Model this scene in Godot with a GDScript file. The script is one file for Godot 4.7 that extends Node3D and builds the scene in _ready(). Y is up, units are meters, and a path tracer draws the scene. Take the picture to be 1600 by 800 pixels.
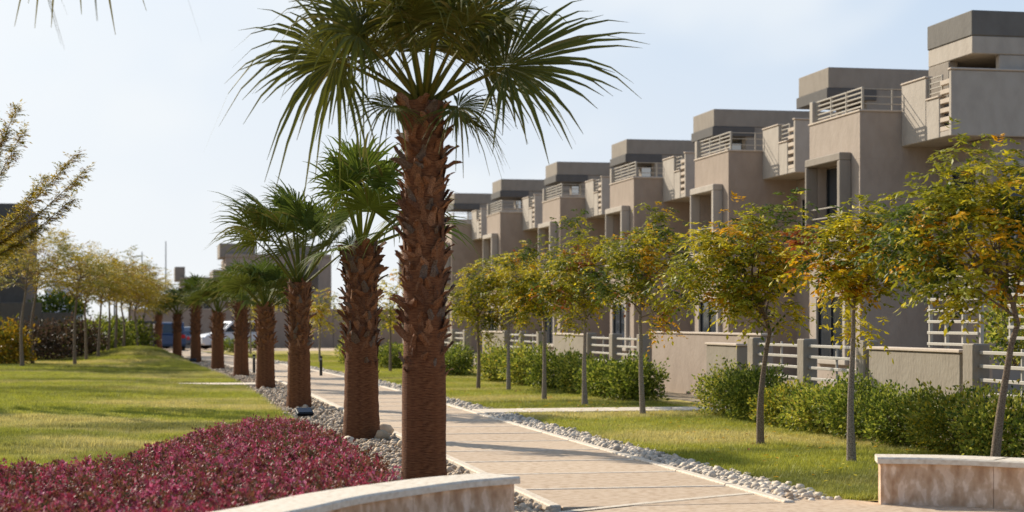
extends Node3D
# World: x to the right of the footpath's direction, y up, the footpath runs towards -z ("s" below is the distance -z along it). Metres.

var rng := RandomNumberGenerator.new()
var M := {}
var lump := FastNoiseLite.new()


# ---------------------------------------------------------------- mesh collecting
class MB:
	var v := PackedVector3Array()
	var n := PackedVector3Array()
	var c := PackedColorArray()
	func tri(a: Vector3, b: Vector3, d: Vector3, col := Color.WHITE) -> void:
		var m := (d - a).cross(b - a).normalized()
		v.append(a); v.append(b); v.append(d)
		n.append(m); n.append(m); n.append(m)
		c.append(col); c.append(col); c.append(col)
	func quad(a: Vector3, b: Vector3, d: Vector3, e: Vector3, col := Color.WHITE) -> void:
		tri(a, b, d, col)
		tri(a, d, e, col)
	func stri(a: Vector3, b: Vector3, d: Vector3, na: Vector3, nb: Vector3, nd: Vector3, col := Color.WHITE) -> void:
		if (d - a).cross(b - a).dot(na + nb + nd) < 0.0:
			v.append(a); v.append(d); v.append(b)
			n.append(na); n.append(nd); n.append(nb)
		else:
			v.append(a); v.append(b); v.append(d)
			n.append(na); n.append(nb); n.append(nd)
		c.append(col); c.append(col); c.append(col)
	func out(p: Array, mid: Vector3, col := Color.WHITE) -> void:
		# a flat face of 3 or 4 points, turned away from mid
		var cen := Vector3.ZERO
		for q in p:
			cen += q
		cen /= p.size()
		var m: Vector3 = (p[2] - p[0]).cross(p[1] - p[0])
		if m.dot(cen - mid) < 0.0:
			p.reverse()
		tri(p[0], p[1], p[2], col)
		if p.size() == 4:
			tri(p[0], p[2], p[3], col)
	func cbox(mid: Vector3, size: Vector3, ch := 0.01, bs := Basis(), col := Color.WHITE) -> void:
		# box with chamfered edges
		var h := size * 0.5
		ch = minf(ch, minf(h.x, minf(h.y, h.z)) * 0.6)
		var pt := func(s: Vector3, a: int) -> Vector3:
			var p := Vector3(s.x * (h.x - ch), s.y * (h.y - ch), s.z * (h.z - ch))
			p[a] = s[a] * h[a]
			return mid + bs * p
		for a in 3:
			var b := (a + 1) % 3
			var d := (a + 2) % 3
			for sa in [-1.0, 1.0]:
				var q := []
				for t in [[-1.0, -1.0], [1.0, -1.0], [1.0, 1.0], [-1.0, 1.0]]:
					var s := Vector3.ZERO
					s[a] = sa; s[b] = t[0]; s[d] = t[1]
					q.append(pt.call(s, a))
				out(q, mid, col)
				for sb in [-1.0, 1.0]:
					var s0 := Vector3.ZERO
					s0[a] = sa; s0[b] = sb; s0[d] = -1.0
					var s1 := s0
					s1[d] = 1.0
					out([pt.call(s0, a), pt.call(s1, a), pt.call(s1, b), pt.call(s0, b)], mid, col)
		for sx in [-1.0, 1.0]:
			for sy in [-1.0, 1.0]:
				for sz in [-1.0, 1.0]:
					var s := Vector3(sx, sy, sz)
					out([pt.call(s, 0), pt.call(s, 1), pt.call(s, 2)], mid, col)
	func bx(x0: float, x1: float, y0: float, y1: float, z0: float, z1: float, ch := 0.01, col := Color.WHITE) -> void:
		cbox(Vector3(x0 + x1, y0 + y1, z0 + z1) * 0.5, Vector3(absf(x1 - x0), absf(y1 - y0), absf(z1 - z0)), ch, Basis(), col)
	func tube(pts: Array, rad: Array, sides := 7, col := Color.WHITE) -> void:
		# smooth tube through points with a radius each, closed at both ends
		var rings := []
		var norms := []
		var side := Vector3.ZERO
		for i in pts.size():
			var d: Vector3 = (pts[mini(i + 1, pts.size() - 1)] - pts[maxi(i - 1, 0)]).normalized()
			if i == 0:
				side = d.cross(Vector3(0.31, 0.2, 0.93)).normalized()
			else:
				side = (side - d * side.dot(d)).normalized()
			var up := d.cross(side)
			var r := []
			var m := []
			for k in sides:
				var a := TAU * k / sides
				var o: Vector3 = side * cos(a) + up * sin(a)
				r.append(pts[i] + o * rad[i])
				m.append(o)
			rings.append(r); norms.append(m)
		for i in pts.size() - 1:
			for k in sides:
				var j := (k + 1) % sides
				stri(rings[i][k], rings[i][j], rings[i + 1][j], norms[i][k], norms[i][j], norms[i][j], col)
				stri(rings[i][k], rings[i + 1][j], rings[i + 1][k], norms[i][k], norms[i][j], norms[i][k], col)
		for k in sides:
			var j := (k + 1) % sides
			out([rings[0][k], rings[0][j], pts[0]], pts[1], col)
			out([rings[-1][k], rings[-1][j], pts[-1]], pts[-2], col)
	func mesh(mat: Material) -> ArrayMesh:
		var a := []
		a.resize(Mesh.ARRAY_MAX)
		a[Mesh.ARRAY_VERTEX] = v
		a[Mesh.ARRAY_NORMAL] = n
		a[Mesh.ARRAY_COLOR] = c
		var m := ArrayMesh.new()
		m.add_surface_from_arrays(Mesh.PRIMITIVE_TRIANGLES, a)
		m.surface_set_material(0, mat)
		return m


# ---------------------------------------------------------------- nodes
func thing(called: String, label: String, category: String, at := Vector3.ZERO, group := "") -> Node3D:
	var o := Node3D.new()
	o.name = numbered(called)
	add_child(o, true)
	o.position = at
	o.set_meta("label", label)
	o.set_meta("category", category)
	if group:
		o.set_meta("group", group)
	return o

var taken := {}
func numbered(called: String) -> String:
	var k: int = taken.get(called, 0)
	taken[called] = k + 1
	return called if k == 0 else "%s_%03d" % [called, k]

func part(called: String, me: Mesh, parent: Node3D, at := Transform3D(), mat: Material = null) -> MeshInstance3D:
	var o := MeshInstance3D.new()
	o.mesh = me
	var used: Dictionary = parent.get_meta("used", {}) if parent != self else {}
	var k: int = used.get(called, 0)
	used[called] = k + 1
	if parent == self:
		o.name = numbered(called)
	else:
		parent.set_meta("used", used)
		o.name = called if k == 0 else "%s_%03d" % [called, k]
	if mat:
		o.material_override = mat
	parent.add_child(o, true)
	o.transform = at
	return o

func empty(called: String, parent: Node3D) -> Node3D:
	var o := Node3D.new()
	var used: Dictionary = parent.get_meta("used", {})
	var k: int = used.get(called, 0)
	used[called] = k + 1
	parent.set_meta("used", used)
	o.name = called if k == 0 else "%s_%03d" % [called, k]
	parent.add_child(o, true)
	return o

func setting(called: String, label: String) -> Node3D:
	var o := Node3D.new()
	o.name = numbered(called)
	add_child(o, true)
	o.set_meta("kind", "structure")
	o.set_meta("label", label)
	return o

func many(called: String, me: Mesh, where: Array, cols: Array, parent: Node3D, label := "", category := "") -> MultiMeshInstance3D:
	var mm := MultiMesh.new()
	mm.transform_format = MultiMesh.TRANSFORM_3D
	mm.use_colors = true
	mm.mesh = me
	mm.instance_count = where.size()
	for i in where.size():
		mm.set_instance_transform(i, where[i])
		mm.set_instance_color(i, cols[i])
	var o := MultiMeshInstance3D.new()
	o.name = numbered(called) if parent == self else called
	o.multimesh = mm
	parent.add_child(o, true)
	o.set_meta("kind", "stuff")
	if label:
		o.set_meta("label", label)
		o.set_meta("category", category)
	return o


# ---------------------------------------------------------------- materials
func lin(r: float, g: float, b: float) -> Color:
	return Color(r, g, b).linear_to_srgb()

func noise_tex(freq: float, stops: Array, sd: int, size := 512, normal := false, octaves := 5, bump := 4.0) -> NoiseTexture2D:
	var f := FastNoiseLite.new()
	f.noise_type = FastNoiseLite.TYPE_SIMPLEX_SMOOTH
	f.frequency = freq
	f.fractal_octaves = octaves
	f.seed = sd
	var t := NoiseTexture2D.new()
	t.width = size
	t.height = size
	t.seamless = true
	t.noise = f
	if normal:
		t.as_normal_map = true
		t.bump_strength = bump
	elif stops:
		var g := Gradient.new()
		var of := PackedFloat32Array()
		var cs := PackedColorArray()
		for s in stops:
			of.append(s[0])
			cs.append(s[1])
		g.offsets = of
		g.colors = cs
		t.color_ramp = g
	return t

func grey(a: float) -> Color:
	return Color(a, a, a)

func surf(called: String, col: Color, rough := 0.9, o := {}) -> StandardMaterial3D:
	var m := StandardMaterial3D.new()
	m.resource_name = called
	m.albedo_color = col.linear_to_srgb()
	m.roughness = rough
	m.metallic = o.get("metal", 0.0)
	m.metallic_specular = o.get("spec", 0.4)
	if o.has("tex"):
		m.albedo_texture = o.tex
	if o.has("bump"):
		m.heightmap_enabled = true
		m.heightmap_texture = o.bump
		m.heightmap_scale = o.get("relief", 0.5)
	if o.has("scale"):
		m.uv1_triplanar = true
		m.uv1_world_triplanar = true
		m.uv1_scale = Vector3.ONE * float(o.scale)
	if o.get("vertex", false):
		m.vertex_color_use_as_albedo = true
	if o.has("back"):
		m.backlight_enabled = true
		m.backlight = o.back
	if o.get("two", false):
		m.cull_mode = BaseMaterial3D.CULL_DISABLED
	M[called] = m
	return m

func make_materials() -> void:
	var fine := noise_tex(0.06, [[0.0, grey(0.0)], [1.0, grey(1.0)]], 3)
	var mottled := noise_tex(0.012, [[0.15, Color(0.945, 0.94, 0.935)], [0.5, Color(0.98, 0.975, 0.97)], [0.85, Color(1, 1, 1)]], 7)
	surf("plaster", Color(0.375, 0.295, 0.23), 0.92, {"tex": mottled, "bump": fine, "relief": 0.6, "scale": 0.35})
	surf("plaster_pale", Color(0.46, 0.40, 0.33), 0.92, {"tex": mottled, "bump": fine, "relief": 0.5, "scale": 0.35})
	surf("plaster_grey", Color(0.30, 0.255, 0.205), 0.92, {"tex": mottled, "bump": fine, "relief": 0.5, "scale": 0.35})
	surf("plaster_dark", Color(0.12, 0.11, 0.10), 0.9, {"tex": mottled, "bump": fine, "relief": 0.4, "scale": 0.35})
	surf("plaster_garden", Color(0.30, 0.255, 0.195), 0.92, {"tex": mottled, "bump": fine, "relief": 0.6, "scale": 0.35})
	surf("plaster_slate", Color(0.175, 0.16, 0.14), 0.92, {"tex": mottled, "bump": fine, "relief": 0.5, "scale": 0.35})
	surf("plaster_near", Color(0.405, 0.33, 0.265), 0.92, {"tex": mottled, "bump": fine, "relief": 0.6, "scale": 0.35})
	surf("plaster_brown", Color(0.15, 0.115, 0.085), 0.92, {"tex": mottled, "bump": fine, "relief": 0.4, "scale": 0.35})
	for q in ["plaster", "plaster_pale", "plaster_grey", "plaster_near", "plaster_slate", "plaster_garden"]:
		M[q].uv1_scale = Vector3(0.35, 0.2, 0.35)
	surf("coping", Color(0.56, 0.46, 0.36), 0.85, {"tex": mottled, "scale": 0.6})
	surf("white_metal", Color(0.45, 0.41, 0.345), 0.5)
	surf("tan_metal", Color(0.40, 0.35, 0.28), 0.5)
	surf("glass", Color(0.035, 0.04, 0.045), 0.06, {"spec": 0.6})
	surf("timber", Color(0.16, 0.10, 0.065), 0.8, {"tex": mottled, "scale": 1.0})
	var slabtex := noise_tex(0.02, [[0.1, Color(0.85, 0.81, 0.77)], [0.45, Color(0.955, 0.94, 0.92)], [0.8, Color(1, 1, 1)]], 12, 1024)
	surf("slab", Color(0.60, 0.455, 0.315), 0.8, {"tex": slabtex, "bump": fine, "relief": 0.3, "scale": 0.4})
	surf("slab_b", Color(0.56, 0.42, 0.29), 0.8, {"tex": slabtex, "bump": fine, "relief": 0.3, "scale": 0.37})
	surf("slab_strip", Color(0.72, 0.62, 0.49), 0.8, {"tex": slabtex, "bump": fine, "relief": 0.2, "scale": 0.6})
	surf("stone_cap", Color(0.78, 0.69, 0.56), 0.7, {"tex": slabtex, "bump": fine, "relief": 0.2, "scale": 0.7})
	var stain := noise_tex(0.011, [[0.2, Color(0.74, 0.65, 0.57)], [0.42, Color(0.84, 0.77, 0.70)], [0.58, Color(0.87, 0.82, 0.77)], [0.70, Color(1.0, 0.98, 0.96)], [0.9, Color(0.97, 0.94, 0.92)]], 21, 1024)
	surf("stained_stone", Color(0.86, 0.68, 0.52), 0.85, {"tex": stain, "bump": fine, "relief": 0.3, "scale": 0.55})
	M.stained_stone.uv1_scale = Vector3(0.8, 0.35, 0.8)
	surf("soil", Color(0.10, 0.07, 0.045), 1.0, {"bump": fine, "relief": 3.0, "scale": 0.8, "tex": mottled})
	surf("ground", Color(0.30, 0.24, 0.16), 1.0, {"tex": slabtex, "scale": 0.1})
	surf("asphalt", Color(0.10, 0.095, 0.09), 0.95, {"tex": mottled, "bump": fine, "relief": 0.5, "scale": 0.3})
	var turf := noise_tex(0.01, [[0.2, Color(0.46, 0.45, 0.17)], [0.42, Color(0.58, 0.54, 0.24)], [0.6, Color(0.70, 0.62, 0.33)], [0.8, Color(0.78, 0.66, 0.42)]], 31, 1024, false, 6)
	surf("turf", Color(1.0, 0.98, 0.8), 1.0, {"tex": turf, "bump": fine, "relief": 4.0, "scale": 0.12})
	surf("grass_blade", Color(1, 1, 1), 0.7, {"vertex": true, "two": true, "back": Color(0.85, 0.85, 0.85)})
	surf("leaf", Color(1, 1, 1), 0.5, {"spec": 0.3, "vertex": true, "two": true, "back": Color(0.9, 0.9, 0.9)})
	surf("petal", Color(1, 1, 1), 0.6, {"vertex": true, "two": true, "back": Color(0.75, 0.75, 0.75)})
	surf("palm_leaf", Color(1, 1, 1), 0.6, {"spec": 0.25, "vertex": true, "two": true, "back": Color(0.75, 0.75, 0.75)})
	var bark := noise_tex(0.03, [[0.2, Color(0.6, 0.54, 0.5)], [0.5, Color(0.85, 0.82, 0.8)], [0.75, Color(1, 1, 1)]], 41)
	surf("tree_bark", Color(0.30, 0.24, 0.18), 0.95, {"tex": bark, "bump": fine, "relief": 0.5, "scale": 3.0})
	surf("grey_bark", Color(0.40, 0.35, 0.29), 0.95, {"tex": bark, "bump": fine, "relief": 0.5, "scale": 3.0})
	surf("palm_bark", Color(0.25, 0.105, 0.042), 0.95, {"tex": bark, "bump": fine, "relief": 0.6, "scale": 1.0})
	M.palm_bark.uv1_scale = Vector3(0.7, 5.0, 0.7)
	surf("boot_a", Color(0.30, 0.14, 0.062), 0.9, {"tex": bark, "scale": 4.0})
	surf("boot_b", Color(0.19, 0.09, 0.045), 0.95, {"tex": bark, "scale": 4.0})
	surf("boot_c", Color(0.40, 0.205, 0.10), 0.9, {"tex": bark, "scale": 4.0})
	surf("boot_d", Color(0.20, 0.15, 0.11), 0.95, {"tex": bark, "scale": 4.0})
	surf("pebble", Color(1, 1, 1), 0.8, {"vertex": true, "tex": mottled, "scale": 4.0})
	for i in 4:
		surf("pale_stone_%d" % i, [Color(0.74, 0.62, 0.47), Color(0.60, 0.47, 0.33), Color(0.84, 0.75, 0.62), Color(0.46, 0.33, 0.21)][i], 0.8, {"tex": mottled, "scale": 5.0})
		surf("tan_stone_%d" % i, [Color(0.66, 0.50, 0.33), Color(0.50, 0.36, 0.22), Color(0.74, 0.60, 0.44), Color(0.38, 0.26, 0.16)][i], 0.85, {"tex": mottled, "scale": 5.0})
	surf("black_metal", Color(0.012, 0.012, 0.013), 0.5)
	surf("grey_metal", Color(0.25, 0.26, 0.26), 0.5, {"metal": 0.3})
	surf("far_white", Color(0.78, 0.80, 0.84), 0.8, {"tex": mottled, "scale": 0.1})
	surf("car_blue", Color(0.06, 0.10, 0.19), 0.25)
	surf("car_grey", Color(0.16, 0.17, 0.19), 0.25)
	surf("car_white", Color(0.72, 0.73, 0.74), 0.25)
	surf("tyre", Color(0.015, 0.015, 0.015), 0.9)
	surf("tail_red", Color(0.55, 0.01, 0.02), 0.3)
	surf("lamp_clear", Color(0.7, 0.7, 0.68), 0.2)


# ---------------------------------------------------------------- _ready
func _ready() -> void:
	rng.seed = 20
	lump.seed = 5
	lump.frequency = 1.0
	var cam := Camera3D.new()
	cam.name = "camera"
	var look := CameraAttributesPhysical.new()
	look.frustum_near = 0.1
	look.frustum_far = 3000.0
	look.frustum_focal_length = 63.0
	look.frustum_focus_distance = 23.0
	look.exposure_aperture = 2.0
	cam.attributes = look
	cam.projection = Camera3D.PROJECTION_FRUSTUM
	cam.near = 0.1
	cam.far = 3000.0
	cam.size = 800.0 / 2800.0 * 0.1
	cam.frustum_offset = Vector2(0, 101.0 / 2800.0 * 0.1)
	cam.position = Vector3(0, 1.7, 0)
	cam.rotation_degrees = Vector3(0, -11.35, 0)
	add_child(cam)
	cam.current = true
	var to_sun := Vector3(-0.62, 0.72, -1.0).normalized()
	var we := WorldEnvironment.new()
	we.name = "world"
	var env := Environment.new()
	env.background_mode = Environment.BG_SKY
	env.tonemap_mode = Environment.TONE_MAPPER_LINEAR
	env.tonemap_exposure = 1.22
	env.sdfgi_enabled = true
	env.ssao_enabled = true
	env.ssil_enabled = true
	var sky := Sky.new()
	var pm := PanoramaSkyMaterial.new()
	pm.panorama = sky_picture(to_sun)
	sky.sky_material = pm
	env.sky = sky
	we.environment = env
	add_child(we)
	var sun := DirectionalLight3D.new()
	sun.name = "sun"
	sun.light_color = Color(1.0, 0.965, 0.90)
	sun.light_energy = 1.6
	sun.light_angular_distance = 0.5
	sun.shadow_enabled = true
	add_child(sun)
	sun.look_at_from_position(to_sun * 50.0, Vector3.ZERO)
	make_materials()
	build_ground()
	build_houses()
	build_garden_walls()
	build_far_buildings()
	build_low_walls()
	build_palms()
	build_street_trees()
	build_feathery_trees()
	build_shrubs()
	build_flowers()
	build_small_things()
	build_cars()


func sky_picture(to_sun: Vector3) -> ImageTexture:
	# clear hazy air: white towards the horizon and the sun, blue overhead, with thin cirrus
	var w := 1024
	var h := 512
	var im := Image.create(w, h, false, Image.FORMAT_RGBF)
	var f := FastNoiseLite.new()
	f.seed = 9
	f.frequency = 1.3
	f.fractal_octaves = 5
	for j in h:
		var el := (0.5 - (j + 0.5) / h) * PI
		for i in w:
			var az := (i + 0.5) / w * TAU
			var d := Vector3(sin(az) * cos(el), sin(el), -cos(az) * cos(el))
			var e := maxf(el, 0.0)
			var cosg := d.dot(to_sun)
			var halo := pow(maxf(0.5 + 0.5 * cosg, 0.0), 6.0)
			var t := 1.0 - exp(-e * (5.2 - 6.6 * halo))
			var side := smoothstep(-0.35, 0.62, cosg)
			var low := Vector3(0.335, 0.325, 0.325).lerp(Vector3(0.715, 0.735, 0.745), side)
			var deep := Vector3(0.25, 0.44, 0.70).lerp(Vector3(0.085, 0.19, 0.41), smoothstep(0.15, 0.9, e))
			var c := low.lerp(deep, clampf(t, 0.0, 1.0))
			c += Vector3(0.30, 0.28, 0.25) * halo * halo
			var k := 1.0 / (d.y + 0.18)
			var cl := f.get_noise_3d(d.x * k * 0.9, 3.0, d.z * k * 0.55) + 0.5 * f.get_noise_3d(d.x * k * 2.3 + 9.0, 7.0, d.z * k * 1.1)
			var cover := clampf(cl * 1.3 + 0.12, 0.0, 0.6) * side * clampf(e * 14.0, 0.0, 1.0)
			c = c.lerp(Vector3(0.75, 0.78, 0.80), cover)
			if el < 0.0:
				c = Vector3(0.35, 0.31, 0.26)
			im.set_pixel(i, j, Color(c.x, c.y, c.z))
	return ImageTexture.create_from_image(im)


# ---------------------------------------------------------------- ground
func bend(s: float) -> float:
	# the footpath's slow turn to the left
	return -0.0011 * pow(maxf(0.0, s - 42.0), 2.0)

func path_left(s: float) -> float:
	return 3.62 + bend(s)

func path_right(s: float) -> float:
	return 5.72 + bend(s)

func lawn_y(x: float, s: float) -> float:
	var m := 0.55 * exp(-(pow((x + 0.4) / 2.2, 2.0) + pow((s - 76.0) / 7.0, 2.0)))
	m += 0.10 * exp(-(pow((x + 1.5) / 2.5, 2.0) + pow((s - 44.0) / 5.0, 2.0)))
	var edge := clampf((2.2 - x) / 1.5, 0.0, 1.0)
	m += 0.022 * clampf(0.5 - x, 0.0, 8.0) * smoothstep(20.0, 34.0, s)
	return m * clampf((path_left(s) - 0.9 - x) / 1.2, 0.0, 1.0) + 0.05 * edge * lump.get_noise_2d(x * 0.35, s * 0.35) + 0.05 * edge * lump.get_noise_2d(x * 0.3 + 20.0, s * 0.9)

func sheet(xs: Callable, s0: float, s1: float, ns: int, nx: int, yf: Callable) -> MB:
	# smooth ground sheet between x0(s) and x1(s)
	var mb := MB.new()
	var pts := []
	for j in ns + 1:
		var s := lerpf(s0, s1, float(j) / ns)
		var e: Vector2 = xs.call(s)
		var row := []
		for i in nx + 1:
			var x := lerpf(e.x, e.y, float(i) / nx)
			row.append(Vector3(x, yf.call(x, s), -s))
		pts.append(row)
	for j in ns:
		for i in nx:
			var nn := []
			for q in [pts[j][i], pts[j][i + 1], pts[j + 1][i + 1], pts[j + 1][i]]:
				var s: float = -q.z
				var dx: float = (yf.call(q.x + 0.1, s) - yf.call(q.x - 0.1, s)) / 0.2
				var ds: float = (yf.call(q.x, s + 0.1) - yf.call(q.x, s - 0.1)) / 0.2
				nn.append(Vector3(-dx, 1, ds).normalized())
			mb.stri(pts[j][i], pts[j][i + 1], pts[j + 1][i + 1], nn[0], nn[1], nn[2])
			mb.stri(pts[j][i], pts[j + 1][i + 1], pts[j + 1][i], nn[0], nn[2], nn[3])
	return mb

func build_ground() -> void:
	var g := setting("ground", "bare sandy ground reaching to the horizon")
	var mb := MB.new()
	mb.quad(Vector3(-900, -0.06, -1800), Vector3(900, -0.06, -1800), Vector3(900, -0.06, 60), Vector3(-900, -0.06, 60))
	part("soil_sheet", mb.mesh(M.ground), g)
	# lawns
	var ll := setting("lawn", "mown lawn with dry patches left of the palm row")
	part("turf_sheet", sheet(func(s): return Vector2(-14.0, path_left(s) - 1.35), 9.0, 101.0, 220, 40, lawn_y).mesh(M.turf), ll)
	var lr := setting("lawn", "strip of lawn between the pale stones and the hedge")
	part("turf_sheet", sheet(func(s): return Vector2(path_right(s) + 0.66, 11.1), 15.9, 101.0, 30, 4, func(_x, _s): return 0.0).mesh(M.turf), lr)
	# footpath: slabs with pale strips between and kerbs along both sides
	var fp := setting("footpath", "tan concrete footpath with pale cross strips and edging")
	var bed := sheet(func(s): return Vector2(path_left(s) + 0.02, path_right(s) - 0.02), 15.0, 101.0, 60, 1, func(_x, _s): return -0.01)
	part("bedding", bed.mesh(M.soil), fp)
	var s := 15.75
	while s < 100.0:
		var l := 1.66
		var a := Vector3((path_left(s) + path_right(s)) * 0.5, 0, -s)
		var b := Vector3((path_left(s + l) + path_right(s + l)) * 0.5, 0, -s - l)
		var turn := Basis(Vector3.UP, atan2(-(b.x - a.x), l))
		var sb := MB.new()
		sb.cbox(Vector3.ZERO, Vector3(2.08, 0.06, l - 0.012), 0.006)
		part("slab", sb.mesh(M.slab if rng.randf() < 0.6 else M.slab_b), fp, Transform3D(turn, (a + b) * 0.5 + Vector3(0, -0.01 + rng.randf_range(-0.002, 0.002), 0)))
		var st := MB.new()
		st.cbox(Vector3.ZERO, Vector3(2.08, 0.06, 0.085), 0.006)
		part("joint_strip", st.mesh(M.slab_strip), fp, Transform3D(turn, b + Vector3(0, -0.005, -0.048)))
		for e in 2:
			var kb := MB.new()
			kb.cbox(Vector3.ZERO, Vector3(0.11, 0.16, 1.745), 0.012)
			var kx := (path_left(s + 0.87) - 0.06) if e == 0 else (path_right(s + 0.87) + 0.06)
			part("edging", kb.mesh(M.slab_strip), fp, Transform3D(turn, Vector3(kx, -0.045 + rng.randf_range(-0.004, 0.004), -s - 0.87)))
		s += 1.755
	# round plaza in front
	var pl := setting("plaza", "tan concrete plaza in front of the low walls")
	var pz := MB.new()
	var line := PackedVector2Array([Vector2(-1.1, 8.6), Vector2(-0.2, 10.7), Vector2(0.72, 11.98), Vector2(1.25, 12.85), Vector2(1.8, 13.5), Vector2(2.3, 14.0), Vector2(2.78, 14.28), Vector2(3.05, 14.75), Vector2(3.52, 15.32), Vector2(4.39, 15.92), Vector2(5.15, 16.37), Vector2(5.82, 16.75), Vector2(6.25, 16.35), Vector2(6.6, 15.6), Vector2(7.14, 15.38), Vector2(7.62, 14.95), Vector2(8.2, 14.2), Vector2(8.7, 13.2), Vector2(10.5, 8.0), Vector2(10.0, -6.0), Vector2(-6.0, -6.0), Vector2(-5.0, 6.0)])
	var ids := Geometry2D.triangulate_polygon(line)
	for i in range(0, ids.size(), 3):
		var t := []
		for k in 3:
			var q := line[ids[i + k]]
			t.append(Vector3(q.x, 0.014, -q.y))
		pz.stri(t[0], t[1], t[2], Vector3.UP, Vector3.UP, Vector3.UP)
	part("paving", pz.mesh(M.slab), pl)
	var ring := MB.new()
	var arc := Curve3D.new()
	for q in [Vector2(2.9, 14.75), Vector2(3.66, 15.42), Vector2(4.39, 15.9), Vector2(5.15, 16.34), Vector2(5.84, 16.72)]:
		arc.add_point(Vector3(q.x, 0.022, -q.y), Vector3(-0.2, 0, 0.13), Vector3(0.2, 0, -0.13))
	for i in 40:
		var d0 := arc.get_baked_length() * i / 40.0
		var d1 := arc.get_baked_length() * (i + 1) / 40.0
		var a := arc.sample_baked(d0, true)
		var b := arc.sample_baked(d1, true)
		var w := (b - a).normalized().cross(Vector3.UP) * 0.055
		ring.stri(a - w, a + w, b + w, Vector3.UP, Vector3.UP, Vector3.UP)
		ring.stri(a - w, b + w, b - w, Vector3.UP, Vector3.UP, Vector3.UP)
	part("border_strip", ring.mesh(M.slab_strip), pl)
	# side paths
	var sp := setting("side_path", "pale paving strip from the footpath to a house entrance")
	for i in 6:
		var b2 := MB.new()
		b2.cbox(Vector3.ZERO, Vector3(0.83, 0.08, 1.3), 0.008)
		part("slab", b2.mesh(M.slab_strip), sp, Transform3D(Basis(), Vector3(6.3 + i * 0.845, 0.005 + rng.randf_range(-0.003, 0.003), -32.5)))
	var sp2 := setting("side_path", "pale paving strip crossing the lawn beside the palm row")
	for i in 3:
		var b3 := MB.new()
		b3.cbox(Vector3.ZERO, Vector3(0.83, 0.12, 1.3), 0.008)
		part("slab", b3.mesh(M.slab_strip), sp2, Transform3D(Basis(), Vector3(1.05 + i * 0.845, 0.01, -47.0)))
	# road across the end of the footpath
	var rd := setting("road", "pale paved street across the end of the footpath")
	var r := MB.new()
	r.quad(Vector3(-60, -0.02, -112), Vector3(14, -0.02, -112), Vector3(14, -0.02, -101), Vector3(-60, -0.02, -101))
	part("road_surface", r.mesh(M.slab_b), rd)
	build_stones()
	build_grass()

func stone_mesh(sd: int, mat: Material) -> ArrayMesh:
	# a rounded lump: an octahedron split once, pushed about
	var r := RandomNumberGenerator.new()
	r.seed = sd
	var f := FastNoiseLite.new()
	f.seed = sd
	f.frequency = 0.9
	var mb := MB.new()
	var sq := Vector3(1.0, r.randf_range(0.55, 0.8), r.randf_range(0.7, 1.0))
	var push := func(p: Vector3) -> Vector3:
		var q := p.normalized()
		return q * (1.0 + 0.35 * f.get_noise_3dv(q * 1.3)) * sq * 0.5
	for sx in [-1.0, 1.0]:
		for sy in [-1.0, 1.0]:
			for sz in [-1.0, 1.0]:
				var a := Vector3(sx, 0, 0)
				var b := Vector3(0, sy, 0)
				var c := Vector3(0, 0, sz)
				var ab := a + b
				var bc := b + c
				var ca := c + a
				for t in [[a, ab, ca], [ab, b, bc], [ca, bc, c], [ab, bc, ca]]:
					var p0: Vector3 = push.call(t[0])
					var p1: Vector3 = push.call(t[1])
					var p2: Vector3 = push.call(t[2])
					mb.stri(p0, p1, p2, p0.normalized(), p1.normalized(), p2.normalized())
	return mb.mesh(mat)

func build_stones() -> void:
	for side in 2:
		var bed := setting("stone_bed", ["bed of tan pebbles around the palm trunks", "band of pale rounded stones along the footpath"][side])
		var base := sheet(func(s): return Vector2(path_left(s) - (1.42 if s > 15.0 else 0.7), path_left(s) - 0.11) if side == 0 else Vector2(path_right(s) + 0.1, path_right(s) + 0.72), 12.0 if side == 0 else 15.8, 101.0, 60, 2, func(_x, _s): return -0.02)
		part("soil_sheet", base.mesh(M.soil), bed)
		var kinds := []
		for i in 4:
			kinds.append(stone_mesh(50 + i + side * 10, M["tan_stone_%d" % i] if side == 0 else M["pale_stone_%d" % i]))
		var white := stone_mesh(99, M.pebble)
		var where := []
		var cols := []
		var n := 0
		var total := 7000 if side == 0 else 7000
		for i in total:
			# nearest first
			var t := float(i) / total
			var s: float
			var x: float
			if side == 0:
				s = 13.2 + 60.0 * pow(t, 1.7) + rng.randf_range(-0.3, 0.3)
				x = path_left(s) - 0.16 - rng.randf() * 1.2
				if s < 15.5:
					x = path_left(s) - 0.16 - rng.randf() * 0.55
			else:
				s = 16.2 + 62.0 * pow(t, 1.6) + rng.randf_range(-0.3, 0.3)
				x = path_right(s) + 0.13 + rng.randf() * rng.randf_range(0.36, 0.54)
				if s > 31.7 and s < 33.3:
					continue
			var d := rng.randf_range(0.03, 0.08) if side == 0 else rng.randf_range(0.04, 0.095)
			if rng.randf() < 0.06:
				d *= 1.5
			var bs := Basis.from_euler(Vector3(rng.randf_range(-0.4, 0.4), rng.randf() * TAU, rng.randf_range(-0.4, 0.4))).scaled(Vector3.ONE * d)
			var tr := Transform3D(bs, Vector3(x, -0.02 + d * 0.28 + rng.randf() * 0.02, -s))
			if n < 298:
				part("stone", kinds[rng.randi() % 4], bed, tr)
				n += 1
			else:
				where.append(tr)
				var g := rng.randf_range(0.42, 0.88)
				cols.append(Color(g * 0.95, g * 0.79, g * 0.60) if side == 1 else Color(g * 0.9, g * 0.68, g * 0.46))
		many("stones", white, where, cols, bed)

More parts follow.
